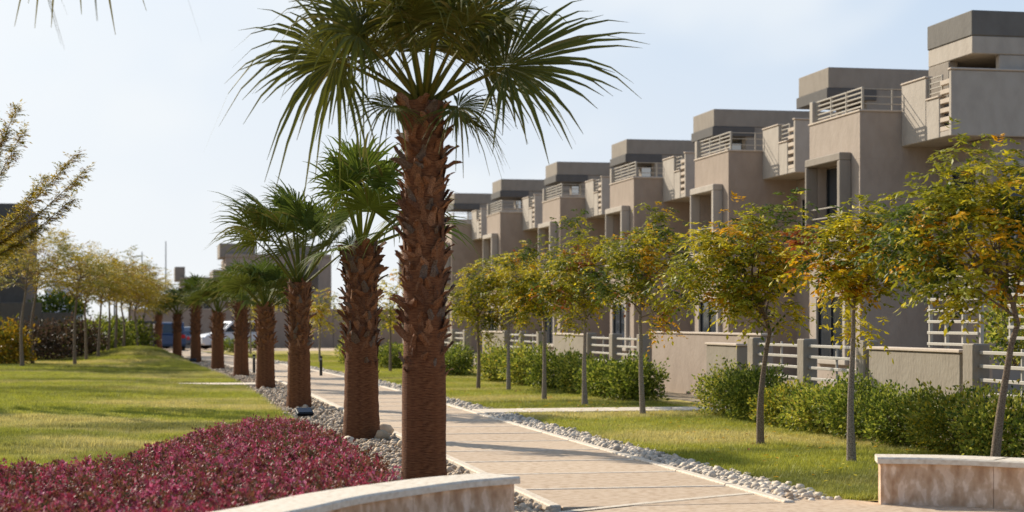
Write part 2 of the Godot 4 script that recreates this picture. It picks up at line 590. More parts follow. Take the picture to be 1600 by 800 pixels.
func grass_tuft() -> ArrayMesh:
	var r := RandomNumberGenerator.new()
	r.seed = 77
	var mb := MB.new()
	for i in 16:
		var a := r.randf() * TAU
		var o := Vector3(cos(a), 0, sin(a)) * r.randf() * 0.08
		var b := r.randf() * TAU
		var d := Vector3(cos(b), 0, sin(b))
		var h := r.randf_range(0.025, 0.06)
		var w := Vector3(-d.z, 0, d.x) * 0.005
		var tip := o + d * h * r.randf_range(0.2, 0.9) + Vector3(0, h, 0)
		mb.tri(o - w, o + w, tip, grey(r.randf_range(0.75, 1.1)))
	return mb.mesh(M.grass_blade)

func build_grass() -> void:
	var me := grass_tuft()
	var patch := FastNoiseLite.new()
	patch.seed = 8
	patch.frequency = 0.16
	patch.fractal_octaves = 3
	for side in 2:
		var where := []
		var cols := []
		var total := 110000 if side == 0 else 46000
		for i in total:
			var t := rng.randf()
			var s := 16.0 + 72.0 * pow(t, 1.35)
			var x: float
			if side == 0:
				x = lerpf(-0.085 * s - 1.0, path_left(s) - 1.3, rng.randf())
				if s < 26.0 and x > -1.6 and in_bed(x, s):
					continue
				if s > 46.3 and s < 47.7 and x > 0.62:
					continue
			else:
				x = rng.randf_range(path_right(s) + 0.6, 10.2 + bend(s))
				if s > 31.8 and s < 33.2:
					continue
			var y := lawn_y(x, s) if side == 0 else 0.0
			var sc := rng.randf_range(0.7, 1.35) * (1.0 + s * 0.006)
			where.append(Transform3D(Basis(Vector3.UP, rng.randf() * TAU).scaled(Vector3(sc, sc, sc)), Vector3(x, y - 0.004, -s)))
			var p := clampf(0.45 + 1.5 * patch.get_noise_2d(x * 0.7 + s * 0.25, s * 1.1) + 0.3 * patch.get_noise_2d(x * 5.0, s * 3.0 + 50.0), 0.0, 1.0)
			var col := Color(0.45, 0.445, 0.06).lerp(Color(0.74, 0.61, 0.24), p * p * 0.75)
			var olive := clampf(1.6 * patch.get_noise_2d(x * 0.5 - 70.0, s * 1.4) + 0.25 * patch.get_noise_2d(x * 6.0, s * 4.0 + 20.0), 0.0, 0.75)  # dark shade bands over the lawn, painted in as darker olive blades
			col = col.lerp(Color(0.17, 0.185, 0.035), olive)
			var j := rng.randf_range(0.75, 1.25)
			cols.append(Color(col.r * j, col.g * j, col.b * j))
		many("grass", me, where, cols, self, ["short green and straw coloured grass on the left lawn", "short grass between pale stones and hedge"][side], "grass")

var bed_line := PackedVector2Array([Vector2(-2.2, 9.0), Vector2(-2.2, 17.9), Vector2(-1.48, 18.2), Vector2(-0.87, 18.3), Vector2(-0.32, 19.0), Vector2(0.09, 21.2), Vector2(0.78, 24.3), Vector2(1.48, 26.1), Vector2(2.05, 26.3), Vector2(2.25, 23.25), Vector2(2.33, 20.98), Vector2(2.28, 18.06), Vector2(2.2, 16.1), Vector2(2.1, 14.5), Vector2(1.4, 13.75), Vector2(0.85, 12.95), Vector2(0.35, 11.95), Vector2(-0.3, 9.0)])
func in_bed(x: float, s: float) -> bool:
	return Geometry2D.is_point_in_polygon(Vector2(x, s), bed_line)


# ---------------------------------------------------------------- houses
func box_part(called: String, parent: Node3D, mat: Material, x0: float, x1: float, y0: float, y1: float, s0: float, s1: float, ch := 0.02) -> MeshInstance3D:
	var mb := MB.new()
	mb.bx(x0, x1, y0, y1, -s1, -s0, ch)
	return part(called, mb.mesh(mat), parent)

func railing(parent: Node3D, a: Vector3, b: Vector3, h: float, bars: int, posts: int, thick := 0.03) -> void:
	var r := empty("railing", parent)
	for i in posts:
		var p := a.lerp(b, float(i) / (posts - 1))
		var mb := MB.new()
		mb.cbox(p + Vector3(0, h * 0.5, 0), Vector3(thick * 1.4, h, thick * 1.4), 0.005)
		part("post", mb.mesh(M.tan_metal), r)
	var d := (b - a)
	for i in bars:
		var mb := MB.new()
		var y := h * (i + 1.0) / bars - 0.02
		mb.cbox((a + b) * 0.5 + Vector3(0, y, 0), Vector3(thick, thick, d.length()), 0.005, Basis.looking_at(d.normalized(), Vector3.UP))
		part("bar", mb.mesh(M.tan_metal), r)

func window_box(parent: Node3D, s0: float, s1: float, y0: float, y1: float, x: float, deep: float, frame: Material) -> void:
	# boxed window on a wall that faces the footpath
	var w := empty("window", parent)
	box_part("head", w, frame, x - deep, x, y1, y1 + 0.2, s0 - 0.2, s1 + 0.12)
	box_part("sill", w, frame, x - deep, x, y0 - 0.14, y0, s0 - 0.2, s1 + 0.12)
	box_part("jamb", w, frame, x - deep + 0.004, x, y0 - 0.001, y1 + 0.001, s0 - 0.198, s0)
	box_part("jamb", w, frame, x - deep + 0.004, x, y0 - 0.001, y1 + 0.001, s1, s1 + 0.118)
	box_part("pane", w, M.glass, x - 0.03, x - 0.015, y0, y1, s0, s1, 0.002)
	for q in [s0 + 0.04, (s0 + s1) * 0.5, s1 - 0.04]:
		box_part("mullion", w, M.black_metal, x - 0.07, x - 0.031, y0, y1, q - 0.03, q + 0.03, 0.004)

func house(label: String, x: float, s: float, end: bool) -> void:
	var h := thing("terrace_house", label, "house", Vector3(x, 0, -s), "houses along the footpath")
	# front block with the boxed window
	var bm: Material = M.plaster_near if end else M.plaster
	box_part("wall", h, bm, 0, 8, -0.3, 3.85, 0, 3.5, 0.003)
	box_part("wall", h, bm, 0, 8, 5.75, 6.92, 0, 3.5, 0.003)
	box_part("wall", h, bm, 0, 8, 3.85, 5.75, 0, 0.75, 0.003)
	box_part("wall", h, bm, 0, 8, 3.85, 5.75, 2.9, 3.5, 0.003)
	var gx := 0.26 if end else 0.62  # dark glass set forward so it stands in for shade in the recess
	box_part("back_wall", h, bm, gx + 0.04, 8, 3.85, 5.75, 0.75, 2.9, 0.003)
	box_part("coping", h, M.coping, -0.03, 8.02, 6.92, 6.97, -0.03, 3.53, 0.01)
	box_part("pier", h, M.plaster_pale, 0.0, 0.22, 6.97, 7.55, 3.28, 3.5, 0.01)
	railing(h, Vector3(0.12, 6.97, -3.25), Vector3(0.12, 6.97, -0.12), 0.58, 5, 4, 0.04)
	railing(h, Vector3(0.14, 6.97, -0.14), Vector3(4.0, 6.97, -0.14), 0.56, 3, 6, 0.024)
	var lg := empty("loggia", h)
	var lm: Material = M.plaster_grey if end else M.plaster_pale
	box_part("head", lg, lm, -0.32, 0, 5.75, 5.95, 0.55, 3.02)
	box_part("sill", lg, lm, -0.32, 0, 3.71, 3.85, 0.55, 3.02)
	box_part("jamb", lg, lm, -0.316, 0, 3.851, 5.749, 0.552, 0.75)
	box_part("jamb", lg, lm, -0.316, 0, 3.851, 5.749, 2.9, 3.018)
	box_part("dark_glass_panel", lg, M.glass, gx, gx + 0.025, 3.87, 5.7, 0.85, 2.8, 0.003)
	for q in [0.85, 1.82, 2.8]:
		box_part("door_frame", lg, M.black_metal, gx - 0.03, gx - 0.001, 3.87, 5.7, q - 0.04, q + 0.04, 0.004)
	for k in 3:
		box_part("bar", lg, M.tan_metal, -0.2, -0.17, 4.1 + k * 0.25, 4.13 + k * 0.25, 0.76, 2.89, 0.004)
	window_box(h, 0.9, 2.7, 0.7, 2.3, 0.0, 0.12, M.plaster_pale)
	# set-back wall between the blocks
	box_part("wall", h, M.plaster, 2.2, 8.0, -0.3, 6.3, 3.5, 7.75, 0.02)
	box_part("coping", h, M.coping, 2.16, 8.0, 6.3, 6.36, 3.52, 7.75, 0.01)
	window_box(h, 4.3, 6.4, 3.7, 5.6, 2.2, 0.1, M.plaster_pale)
	window_box(h, 4.2, 6.6, 0.25, 2.4, 2.2, 0.1, M.plaster_pale)
	railing(h, Vector3(2.0, 3.3, -6.7), Vector3(2.0, 3.3, -4.0), 0.95, 4, 3, 0.03)
	# stair tower beside the block
	var tx := 1.7 if end else 2.2
	box_part("wall", h, M.plaster, 2.2, 8.0, -0.3, 6.05, -2.72, 0.0, 0.02)
	window_box(h, -2.0, -0.7, 3.6, 5.4, 2.2, 0.08, M.plaster_pale)
	# the near face of the tower base has a dark glazed opening
	if end:
		var w := empty("window", h)
		box_part("frame", w, M.plaster_pale, 2.5, 4.9, 5.35, 5.5, -2.86, -2.72)
		box_part("frame", w, M.plaster_pale, 2.5, 2.62, 3.2, 5.348, -2.858, -2.72)
		box_part("pane", w, M.glass, 2.62, 4.9, 3.2, 5.35, -2.745, -2.725, 0.002)
		railing(h, Vector3(2.6, 3.25, 3.1), Vector3(5.0, 3.25, 3.1), 0.95, 5, 4, 0.03)
		box_part("balcony_slab", h, M.plaster_pale, 2.4, 5.2, 3.1, 3.25, -3.3, -2.721)
	# balcony box with a stepped parapet
	var b := empty("balcony", h)
	box_part("slab", b, M.plaster_pale, 1.12, 3.2, 6.06, 6.2, -2.72, -0.003)
	box_part("parapet", b, M.plaster_pale, 1.1, 1.25, 6.055, 7.58, -1.45, -0.002)
	box_part("coping", b, M.coping, 1.07, 1.28, 7.58, 7.63, -1.47, -0.002)
	box_part("parapet", b, M.plaster_pale, 1.102, 1.248, 6.055, 7.02, -2.2, -1.452)
	box_part("coping", b, M.coping, 1.07, 1.28, 7.02, 7.07, -2.22, -1.472)
	railing(b, Vector3(1.18, 7.07, 2.2), Vector3(1.18, 7.07, 1.5), 0.5, 4, 2, 0.03)
	for i in 6:
		box_part("slat", b, M.coping, 1.12, 1.24, 6.2 + i * 0.22, 6.31 + i * 0.22, -2.72, -2.202, 0.006)
	box_part("front_parapet", b, M.plaster_pale, 1.1, 6.0, 6.05, 7.6, -2.87, -2.722)
	box_part("coping", b, M.coping, 1.07, 6.0, 7.6, 7.65, -2.9, -2.70)
	# roof room over the stairs
	var t := empty("roof_room", h)
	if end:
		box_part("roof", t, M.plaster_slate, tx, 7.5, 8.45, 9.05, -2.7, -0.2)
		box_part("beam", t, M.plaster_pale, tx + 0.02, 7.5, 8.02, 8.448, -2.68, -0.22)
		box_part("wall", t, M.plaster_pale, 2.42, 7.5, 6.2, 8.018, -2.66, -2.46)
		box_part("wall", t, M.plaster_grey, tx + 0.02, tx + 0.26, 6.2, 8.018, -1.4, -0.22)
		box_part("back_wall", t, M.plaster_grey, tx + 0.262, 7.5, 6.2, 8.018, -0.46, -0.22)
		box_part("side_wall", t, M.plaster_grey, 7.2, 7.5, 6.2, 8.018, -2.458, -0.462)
		box_part("dark_glass_panel", t, M.glass, 2.4, 4.2, 6.25, 7.9, -0.49, -0.462, 0.003)  # dark sheet added to stand in for the shade inside the open corner
	else:
		box_part("roof", t, M.plaster_grey, tx, 7.5, 8.58, 9.2, -2.7, -0.2)
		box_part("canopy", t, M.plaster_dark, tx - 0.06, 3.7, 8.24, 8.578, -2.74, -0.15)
		box_part("wall", t, M.plaster_grey, 3.4, 7.48, 6.2, 8.578, -2.68, -0.22)
		box_part("dark_glass_panel", t, M.glass, 3.37, 3.399, 6.3, 8.2, -2.2, -0.8, 0.003)

func build_houses() -> void:
	# label, x, s of the near corner of each front block
	var rows := [
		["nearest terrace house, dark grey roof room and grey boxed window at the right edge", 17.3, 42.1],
		["second terrace house from the right, pale boxed window above the yellow trees", 17.4, 52.8],
		["third terrace house from the right, behind the orange tipped tree", 17.3, 63.5],
		["fourth terrace house from the right in the stepped row", 17.0, 74.3],
		["fifth terrace house from the right, low in the row beside the big trunk", 16.5, 85.1],
		["sixth terrace house from the right, next to the largest palm trunk", 15.9, 95.8],
		["farthest terrace house of the row, showing between two palm trunks", 15.2, 106.6],
	]
	for i in rows.size():
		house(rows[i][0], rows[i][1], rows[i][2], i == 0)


# ---------------------------------------------------------------- garden walls
func bar_fence(label: String, x: float, s0: float, s1: float, bays: int) -> void:
	var f := thing("garden_fence", label, "fence", Vector3(x, 0, -s0), "fences in front of the houses")
	var l := (s1 - s0) / bays
	box_part("plinth", f, M.plaster, -0.09, 0.09, -0.2, 0.5, 0, s1 - s0)
	box_part("coping", f, M.coping, -0.11, 0.11, 0.5, 0.54, 0, s1 - s0, 0.008)
	for i in bays + 1:
		var c := i * l
		box_part("pier", f, M.plaster_garden, -0.13, 0.13, -0.2, 1.38, c - 0.17, c + 0.17)
	for i in bays:
		for k in 4:
			box_part("bar", f, M.white_metal, -0.04, 0.0, 0.66 + k * 0.19, 0.71 + k * 0.19, i * l + 0.171, (i + 1) * l - 0.171, 0.006)
		box_part("bar_post", f, M.white_metal, 0.001, 0.035, 0.541, 1.32, (i + 0.5) * l - 0.02, (i + 0.5) * l + 0.02, 0.005)

func solid_wall(label: String, x0: float, x1: float, s0: float, s1: float, h: float, mat: Material) -> void:
	var f := thing("garden_wall", label, "wall", Vector3(x0, 0, -s0), "walls in front of the houses")
	box_part("wall", f, mat, 0, x1 - x0, -0.2, h, 0, s1 - s0)
	box_part("coping", f, M.coping, -0.03, x1 - x0 + 0.03, h, h + 0.05, -0.03, s1 - s0 + 0.03, 0.01)

func lattice(label: String, x: float, s0: float, s1: float, y0: float, y1: float) -> void:
	var f := thing("lattice_screen", label, "screen", Vector3(x, 0, -s0), "white lattice screens")
	var n := 7
	for i in n:
		var y := lerpf(y0 + 0.06, y1, float(i) / (n - 1))
		box_part("bar", f, M.white_metal, -0.035, -0.001, y - 0.022, y + 0.022, 0, s1 - s0, 0.005)
	for i in 4:
		var c := (s1 - s0) * i / 3.0
		box_part("post", f, M.white_metal, 0.0, 0.05, y0, y1 + 0.02, c - 0.03, c + 0.03, 0.006)

func build_garden_walls() -> void:
	solid_wall("low plastered garden wall with tree shadows behind the right hedge", 11.2, 11.42, 23.6, 26.9, 1.24, M.plaster_garden)
	bar_fence("white barred fence right of the leaning tree, at the right edge", 11.3, 18.0, 23.3, 2)
	bar_fence("white barred fence between beige piers behind the slim straight tree", 11.3, 27.2, 32.6, 2)
	solid_wall("short beige wall at the left end of the white barred fence", 11.25, 11.5, 33.6, 35.6, 1.2, M.plaster_garden)
	solid_wall("plain tall beige wall at the end of the paved side strip", 12.6, 12.85, 36.0, 44.5, 1.38, M.plaster)
	lattice("white lattice screen on the garden wall beside the leaning tree", 11.55, 23.7, 25.4, 1.29, 2.35)
	lattice("white lattice screen at the right picture edge", 11.6, 20.6, 22.9, 1.4, 2.35)
	var k := 0
	for s in [40.6, 51.4, 62.1]:
		var b := bend(s)
		bar_fence(["white barred fence right of the dark green hedge block", "white barred fence in the middle distance behind the hedge", "farthest white barred fence, next to the big palm trunk"][k], 11.3 + b, s, s + 5.2, 2)
		solid_wall(["beige wall beside the fence behind the dark green hedge block", "beige wall in the middle distance behind the hedge", "farthest beige garden wall behind the hedge"][k], 11.25 + b, 11.5 + b, s + 5.6, s + 9.4, 1.3, M.plaster_garden)
		k += 1


func build_far_buildings() -> void:
	# brown block at the left edge
	var a := thing("apartment_block", "dark brown building at the left picture edge behind feathery trees", "building", Vector3(-6.4, 0, -95))
	box_part("wall", a, M.plaster_brown, -12, 0, -0.3, 7.0, 0, 10)
	box_part("parapet", a, M.plaster_dark, -12.05, 0.05, 7.0, 7.7, -0.05, 10.05)
	for i in 3:
		for j in 2:
			var w := empty("window", a)
			box_part("frame", w, M.plaster_dark, -2.6 - i * 3, -1.0 - i * 3, 3.9 + j * -2.9, 5.5 + j * -2.9, -0.08, -0.001)
			box_part("pane", w, M.glass, -2.5 - i * 3, -1.1 - i * 3, 4.0 + j * -2.9, 5.4 + j * -2.9, -0.1, -0.081, 0.002)
	# boundary wall behind the shrubs on the left
	var bw := thing("boundary_wall", "long brown boundary wall with slim openings behind the left shrubs", "wall", Vector3(-16, 0, -92))
	box_part("wall", bw, M.plaster_brown, 0, 8.6, -0.2, 2.9, 0, 0.4)
	box_part("wall", bw, M.plaster_brown, 8.602, 10.6, -0.2, 2.6, 0, 0.4)
	box_part("wall", bw, M.plaster_brown, 10.602, 12.2, -0.2, 2.1, 0, 0.4)
	for i in 12:
		box_part("post", bw, M.plaster_brown, 12.25 + i * 0.33, 12.42 + i * 0.33, -0.2, 1.55, 0.05, 0.3)
	box_part("rail", bw, M.plaster_dark, 12.21, 16.2, 1.55, 1.68, 0.04, 0.32)
	# wall behind the cars
	var cw := thing("street_wall", "long grey brown wall behind the parked cars", "wall", Vector3(-1.5, 0, -116))
	for i in 7:
		box_part("panel", cw, M.plaster, i * 2.6, i * 2.6 + 2.58, -0.2, 2.4 + 0.0 * i, 0, 0.3)
	box_part("coping", cw, M.coping, -0.05, 18.25, 2.4, 2.46, -0.04, 0.34)
	# houses beyond the street
	far_house("grey house with stepped roof and dark balcony behind the palm row", 4.2, 128.0, 8.4, 7.2, false)
	far_house("lower flat roofed house left of the stepped grey house", 1.1, 131.0, 3.4, 5.6, true)
	# far white buildings on the left
	var wl := [["long white far building with stepped roofs at the left", -14.2, 250.0, 4.6, 7.2, 1.4], ["smallest white far building beside the brown block", -18.5, 255.0, 2.4, 5.6, 0.0]]
	for w in wl:
		var f := thing("far_building", w[0], "building", Vector3(w[1], 0, -w[2]), "white buildings far off")
		box_part("wall", f, M.far_white, 0, w[3], -0.3, w[4] - 1.2, 0, 8)
		box_part("upper_storey", f, M.far_white, 0.9, w[3] * 0.62, w[4] - 1.198, w[4], 0.3, 6)
		for i in 3:
			box_part("window", f, M.glass, 0.5 + i * w[3] * 0.3, 1.0 + i * w[3] * 0.3, w[4] - 3.0, w[4] - 1.9, -0.04, -0.005, 0.004)

func far_house(label: String, x: float, s: float, w: float, h: float, low: bool) -> void:
	var f := thing("far_house", label, "house", Vector3(x, 0, -s), "houses beyond the street")
	box_part("wall", f, M.plaster, 0.9, w, -0.3, h - 1.0, 0.6, 9)
	box_part("side_wing", f, M.plaster_grey, 0, 0.898, -0.3, h - 1.9, 0.2, 8)
	box_part("roof_room", f, M.plaster_grey, 0.5, w * 0.36, h - 0.998, h, 1.0, 6)
	box_part("parapet", f, M.plaster, 0.88, w + 0.02, h - 0.998, h - 0.75, 0.55, 0.8)
	if not low:
		box_part("roof_room", f, M.plaster_grey, w * 0.62, w * 0.9, h - 0.997, h - 0.1, 1.0, 6)
		box_part("balcony_slab", f, M.plaster_pale, 0.95, w * 0.75, 3.0, 3.25, -0.9, 0.599)
		box_part("balcony_parapet", f, M.plaster_pale, 0.95, w * 0.75, 3.252, 4.0, -0.9, -0.75)
	for i in 3:
		var c := 1.3 + i * (w - 1.6) / 3.0
		var win := empty("window", f)
		box_part("frame", win, M.plaster_pale, c - 0.06, c + (w - 1.6) / 4.2 + 0.06, h - 3.4, h - 1.5, 0.54, 0.598)
		box_part("pane", win, M.glass, c, c + (w - 1.6) / 4.2, h - 3.3, h - 1.6, 0.51, 0.538, 0.003)


# ---------------------------------------------------------------- low curved walls
func curved_wall(label: String, pts: Array, wide: float, h: float, pieces: int) -> void:
	# pts: Vector2(x, s) along the middle line; cap pieces over a stained body
	var cv := Curve3D.new()
	for i in pts.size():
		var p := Vector3(pts[i].x, 0, -pts[i].y)
		var a: Vector2 = pts[maxi(i - 1, 0)]
		var b: Vector2 = pts[mini(i + 1, pts.size() - 1)]
		var t := Vector3(b.x - a.x, 0, -(b.y - a.y)) / 6.0
		cv.add_point(p, -t, t)
	var w := thing("low_wall", label, "wall", Vector3.ZERO, "low curved walls by the plaza")
	var total := cv.get_baked_length()
	var sweep := func(d0: float, d1: float, half: float, y0: float, y1: float, ch: float, mat: Material, called: String, grow: float) -> void:
		var mb := MB.new()
		var n := maxi(2, int((d1 - d0) / 0.12))
		var prof := [Vector2(-half, y0), Vector2(-half, y1 - ch), Vector2(-half + ch, y1), Vector2(half - ch, y1), Vector2(half, y1 - ch), Vector2(half, y0)]
		var rows := []
		for i in n + 1:
			var d := lerpf(d0, d1, float(i) / n)
			var p := cv.sample_baked(clampf(d, 0, total), true)
			var q := (cv.sample_baked(clampf(d + 0.05, 0, total), true) - cv.sample_baked(clampf(d - 0.05, 0, total), true)).normalized()
			if i == 0 or i == n:
				p += q * (grow if i == n else -grow)
			var side := Vector3(-q.z, 0, q.x)
			var r := []
			for c in prof:
				r.append(p + side * c.x + Vector3(0, c.y, 0))
			rows.append(r)
		for i in n:
			var mid: Vector3 = (rows[i][0] + rows[i][5] + rows[i + 1][2] + rows[i + 1][3]) * 0.25
			for k in 6:
				var j := (k + 1) % 6
				mb.out([rows[i][k], rows[i][j], rows[i + 1][j], rows[i + 1][k]], mid)
		for e in [0, n]:
			var inner: Vector3 = rows[1 if e == 0 else n - 1][0]
			mb.out([rows[e][0], rows[e][1], rows[e][4], rows[e][5]], inner)
			mb.out([rows[e][1], rows[e][2], rows[e][3], rows[e][4]], inner)
		part(called, mb.mesh(mat), w)
	for i in pieces:
		sweep.call(total * i / pieces + 0.003, total * (i + 1) / pieces - 0.003, wide * 0.5 - 0.04, -0.2, h - 0.06, 0.002, M.stained_stone, "wall", 0.0)
		sweep.call(total * i / pieces + 0.002, total * (i + 1) / pieces - 0.002, wide * 0.5, h - 0.058, h, 0.014, M.stone_cap, "cap_stone", 0.03 if (i == 0 or i == pieces - 1) else 0.0)

func build_low_walls() -> void:
	curved_wall("pale capped low curved wall in the foreground, in front of the pink flowers", [Vector2(-0.9, 9.2), Vector2(-0.2, 10.7), Vector2(0.72, 11.98), Vector2(1.25, 12.85), Vector2(1.8, 13.5), Vector2(2.3, 14.0), Vector2(2.76, 14.28)], 0.46, 0.45, 5)
	curved_wall("low stained wall with pale cap at the lower right corner", [Vector2(6.6, 15.6), Vector2(7.14, 15.38), Vector2(7.62, 14.95), Vector2(8.2, 14.2), Vector2(8.7, 13.2)], 0.42, 0.45, 3)


# ---------------------------------------------------------------- palms
func frond_mesh(base: Vector3, az: float, el: float, lp: float, rad: float, wind: Vector3, droop: float, nseg: int, tone: Color, half_angle := 2.25, roll := 0.0) -> ArrayMesh:
	var mb := MB.new()
	var dir := Vector3(cos(el) * cos(az), sin(el), cos(el) * sin(az))
	var sag := wind * 0.16 + Vector3(0, -0.16 * droop, 0)
	var pts := []
	var rads := []
	for i in 6:
		var t := i / 5.0
		pts.append(base + dir * lp * t + sag * lp * t * t)
		rads.append(lerpf(0.03, 0.013, t))
	var stalk := Color(tone.r * 1.5, tone.g * 1.25, tone.b * 1.2)
	mb.tube(pts, rads, 4, stalk)
	var hub: Vector3 = pts[5]
	var td := (dir + sag * 2.0).normalized()
	var side := td.cross(Vector3.UP)
	if side.length() < 0.15:
		side = Vector3(-sin(az), 0, cos(az))
	side = side.normalized()
	var nrm := side.cross(td).normalized()
	side = side.rotated(td, roll)
	nrm = nrm.rotated(td, roll)
	var da := 2.0 * half_angle / nseg
	for i in nseg:
		var be := -half_angle + da * (i + 0.5) + rng.randf_range(-0.03, 0.03)
		var r := (td * cos(be) + side * sin(be) + nrm * 0.24 * absf(be) / half_angle).normalized()
		var tv := (td * -sin(be) + side * cos(be)).normalized()
		var l := rad * (0.70 + 0.30 * cos(be * 0.62)) * rng.randf_range(0.8, 1.08)
		var tip_down := droop * rng.randf_range(0.5, 2.1)
		var j := rng.randf_range(0.8, 1.2)
		var col := Color(tone.r * j, tone.g * j, tone.b * j)
		if rng.randf() < 0.07:
			col = col.lerp(Color(0.24, 0.18, 0.05), 0.6)
		var old := []
		for q in [0.04, 0.24, 0.42, 0.62, 0.82, 1.0]:
			var d: float = q * l
			var f: float = d / rad
			var p: Vector3 = hub + r * d + Vector3(0, -tip_down * rad * 0.55 * pow(f, 3.2), 0) + wind * rad * 0.55 * pow(f, 2.0)
			var w: float = d * da * 0.53 if q <= 0.42 else lerpf(0.42 * l * da * 0.52, 0.002, pow((q - 0.42) / 0.58, 1.3))
			var row := [p - tv * w, p + nrm * w * 0.55, p + tv * w]
			if old:
				var c2 := col.lerp(Color(0.30, 0.24, 0.08), 0.5 * clampf((q - 0.9) * 8.0, 0.0, 1.0) * rng.randf())
				mb.quad(old[0], old[1], row[1], row[0], c2)
				mb.quad(old[1], old[2], row[2], row[1], c2)
			old = row
	return mb.mesh(M.palm_leaf)

func boot_mesh(sd: int) -> ArrayMesh:
	# the stub of a cut leaf: broad at the foot, narrower and split at the end, standing off the trunk
	var r := RandomNumberGenerator.new()
	r.seed = sd
	var mb := MB.new()
	var rows := []
	var lean := r.randf_range(-0.02, 0.02)
	for k in 4:
		var t := k / 3.0
		var w: float = [0.075, 0.056, 0.04, 0.03][k] * r.randf_range(0.75, 1.2)
		var y: float = [-0.03, 0.06, 0.13, 0.185][k]
		var z: float = [-0.02, 0.022, 0.05, 0.09][k] * r.randf_range(0.8, 1.25)
		rows.append([Vector3(-w + lean * t, y, z - 0.012), Vector3(lean * t, y + 0.008, z + 0.018), Vector3(w + lean * t, y + r.randf_range(-0.02, 0.02), z - 0.012), Vector3(lean * t, y - 0.01, z - 0.028)])
	for k in 3:
		var mid: Vector3 = (rows[k][0] + rows[k][2] + rows[k + 1][0] + rows[k + 1][2]) * 0.25
		for i in 4:
			var j := (i + 1) % 4
			mb.out([rows[k][i], rows[k][j], rows[k + 1][j], rows[k + 1][i]], mid)
	mb.out([rows[3][0], rows[3][1], rows[3][2]], rows[2][3])
	mb.out([rows[3][0], rows[3][2], rows[3][3]], rows[2][3])
	return mb.mesh(M.boot_a)

var boots := []
func palm(label: String, at: Vector3, trunk_h: float, r0: float, boot_from: float, nboot: int, fronds: Array, nrand: int, el0: float, el1: float, lp: float, rad: float, wind: Vector3, droop: float, nseg: int, tone: Color, single: bool) -> Node3D:
	var t := thing("palm_tree", label, "palm", at, "palms beside the footpath")
	# trunk: a lathed column, flared at the foot, with fine rings
	var mb := MB.new()
	var rows := []
	var nr := 46
	var na := 22
	for k in nr + 1:
		var y := -0.1 + (trunk_h + 0.1) * k / nr
		var f := clampf(y / trunk_h, 0.0, 1.0)
		var r := r0 * (1.0 - 0.10 * f) + r0 * 0.13 * exp(-maxf(y, 0.0) * 3.2)
		if y > boot_from:
			r *= 0.97
		var row := []
		for i in na:
			var a := TAU * i / na
			var rr := r * (1.0 + 0.022 * lump.get_noise_3d(cos(a) * 2.0 + at.x, y * 5.0, sin(a) * 2.0 + at.z)) + 0.004 * sin(y * 70.0 + cos(a * 2.0))
			row.append(Vector3(cos(a) * rr, y, sin(a) * rr))
		rows.append(row)
	for k in nr:
		for i in na:
			var j := (i + 1) % na
			var n0 := Vector3(cos(TAU * i / na), 0, sin(TAU * i / na))
			var n1 := Vector3(cos(TAU * j / na), 0, sin(TAU * j / na))
			mb.stri(rows[k][i], rows[k][j], rows[k + 1][j], n0, n1, n1)
			mb.stri(rows[k][i], rows[k + 1][j], rows[k + 1][i], n0, n1, n0)
	part("trunk", mb.mesh(M.palm_bark), t)
	# leaf bases in a spiral
	var joined := MB.new()
	for i in nboot:
		var f := (i + 0.5) / nboot
		var y := lerpf(boot_from, trunk_h - 0.05, f) + rng.randf_range(-0.05, 0.05) + (rng.randf_range(-0.22, 0.05) if f < 0.07 else 0.0)
		var a := i * 2.39996 + rng.randf_range(-0.12, 0.12)
		var r := r0 * (1.0 - 0.10 * y / trunk_h) * 0.96
		var o := Vector3(cos(a), 0, sin(a))
		var tilt := rng.randf_range(-0.4, 0.5)
		var bs := Basis(Vector3(-o.z, 0, o.x), Vector3.UP, o).orthonormalized()
		bs = bs * Basis(Vector3.RIGHT, tilt) * Basis(Vector3.BACK, rng.randf_range(-0.85, 0.85))
		var sc := rng.randf_range(0.6, 1.1) * r0 / 0.27 * clampf(0.55 + f * 6.0, 0.0, 1.0)
		if f > 0.72:
			sc *= 1.12
		var tr := Transform3D(bs.scaled(Vector3.ONE * sc), o * r + Vector3(0, y, 0))
		var bm: ArrayMesh = boots[rng.randi() % boots.size()]
		if single:
			part("leaf_base", bm, t, tr, [M.boot_a, M.boot_b, M.boot_c, M.boot_a, M.boot_b, M.boot_d][rng.randi() % 6])
		else:
			var arr := bm.surface_get_arrays(0)
			var vs: PackedVector3Array = arr[Mesh.ARRAY_VERTEX]
			for k in range(0, vs.size(), 3):
				joined.tri(tr * vs[k], tr * vs[k + 1], tr * vs[k + 2])
	if not single:
		part("leaf_bases", joined.mesh(M.boot_a if rng.randf() < 0.5 else M.boot_b), t).set_meta("kind", "stuff")
	# fronds
	var top := Vector3(0, trunk_h - 0.06, 0)
	for f in fronds:
		part("frond", frond_mesh(top + Vector3(0, f.get("dy", 0.0), 0), deg_to_rad(f.az), deg_to_rad(f.el), f.lp, f.r, wind, f.get("droop", droop), nseg, tone * rng.randf_range(0.85, 1.15), f.get("half", 2.25), f.get("roll", rng.randf_range(-0.5, 0.5))), t)
	for i in nrand:
		var f := (i + 0.5) / nrand
		var el := lerpf(el0, el1, f) + rng.randf_range(-0.12, 0.12)
		var az := i * 2.39996 + rng.randf_range(-0.3, 0.3)
		var o := Vector3(cos(az), 0, sin(az)) * r0 * 0.5 * (1.0 - f)
		var k := rng.randf_range(0.85, 1.12)
		var young := tone.lerp(Color(0.085, 0.14, 0.022), f * 0.5)
		part("frond", frond_mesh(top + o + Vector3(0, 0.12 * f, 0), az, el, lp * k, rad * k, wind, droop, nseg, young * rng.randf_range(0.8, 1.2), 2.25, rng.randf_range(-0.7, 0.7)), t)
	return t

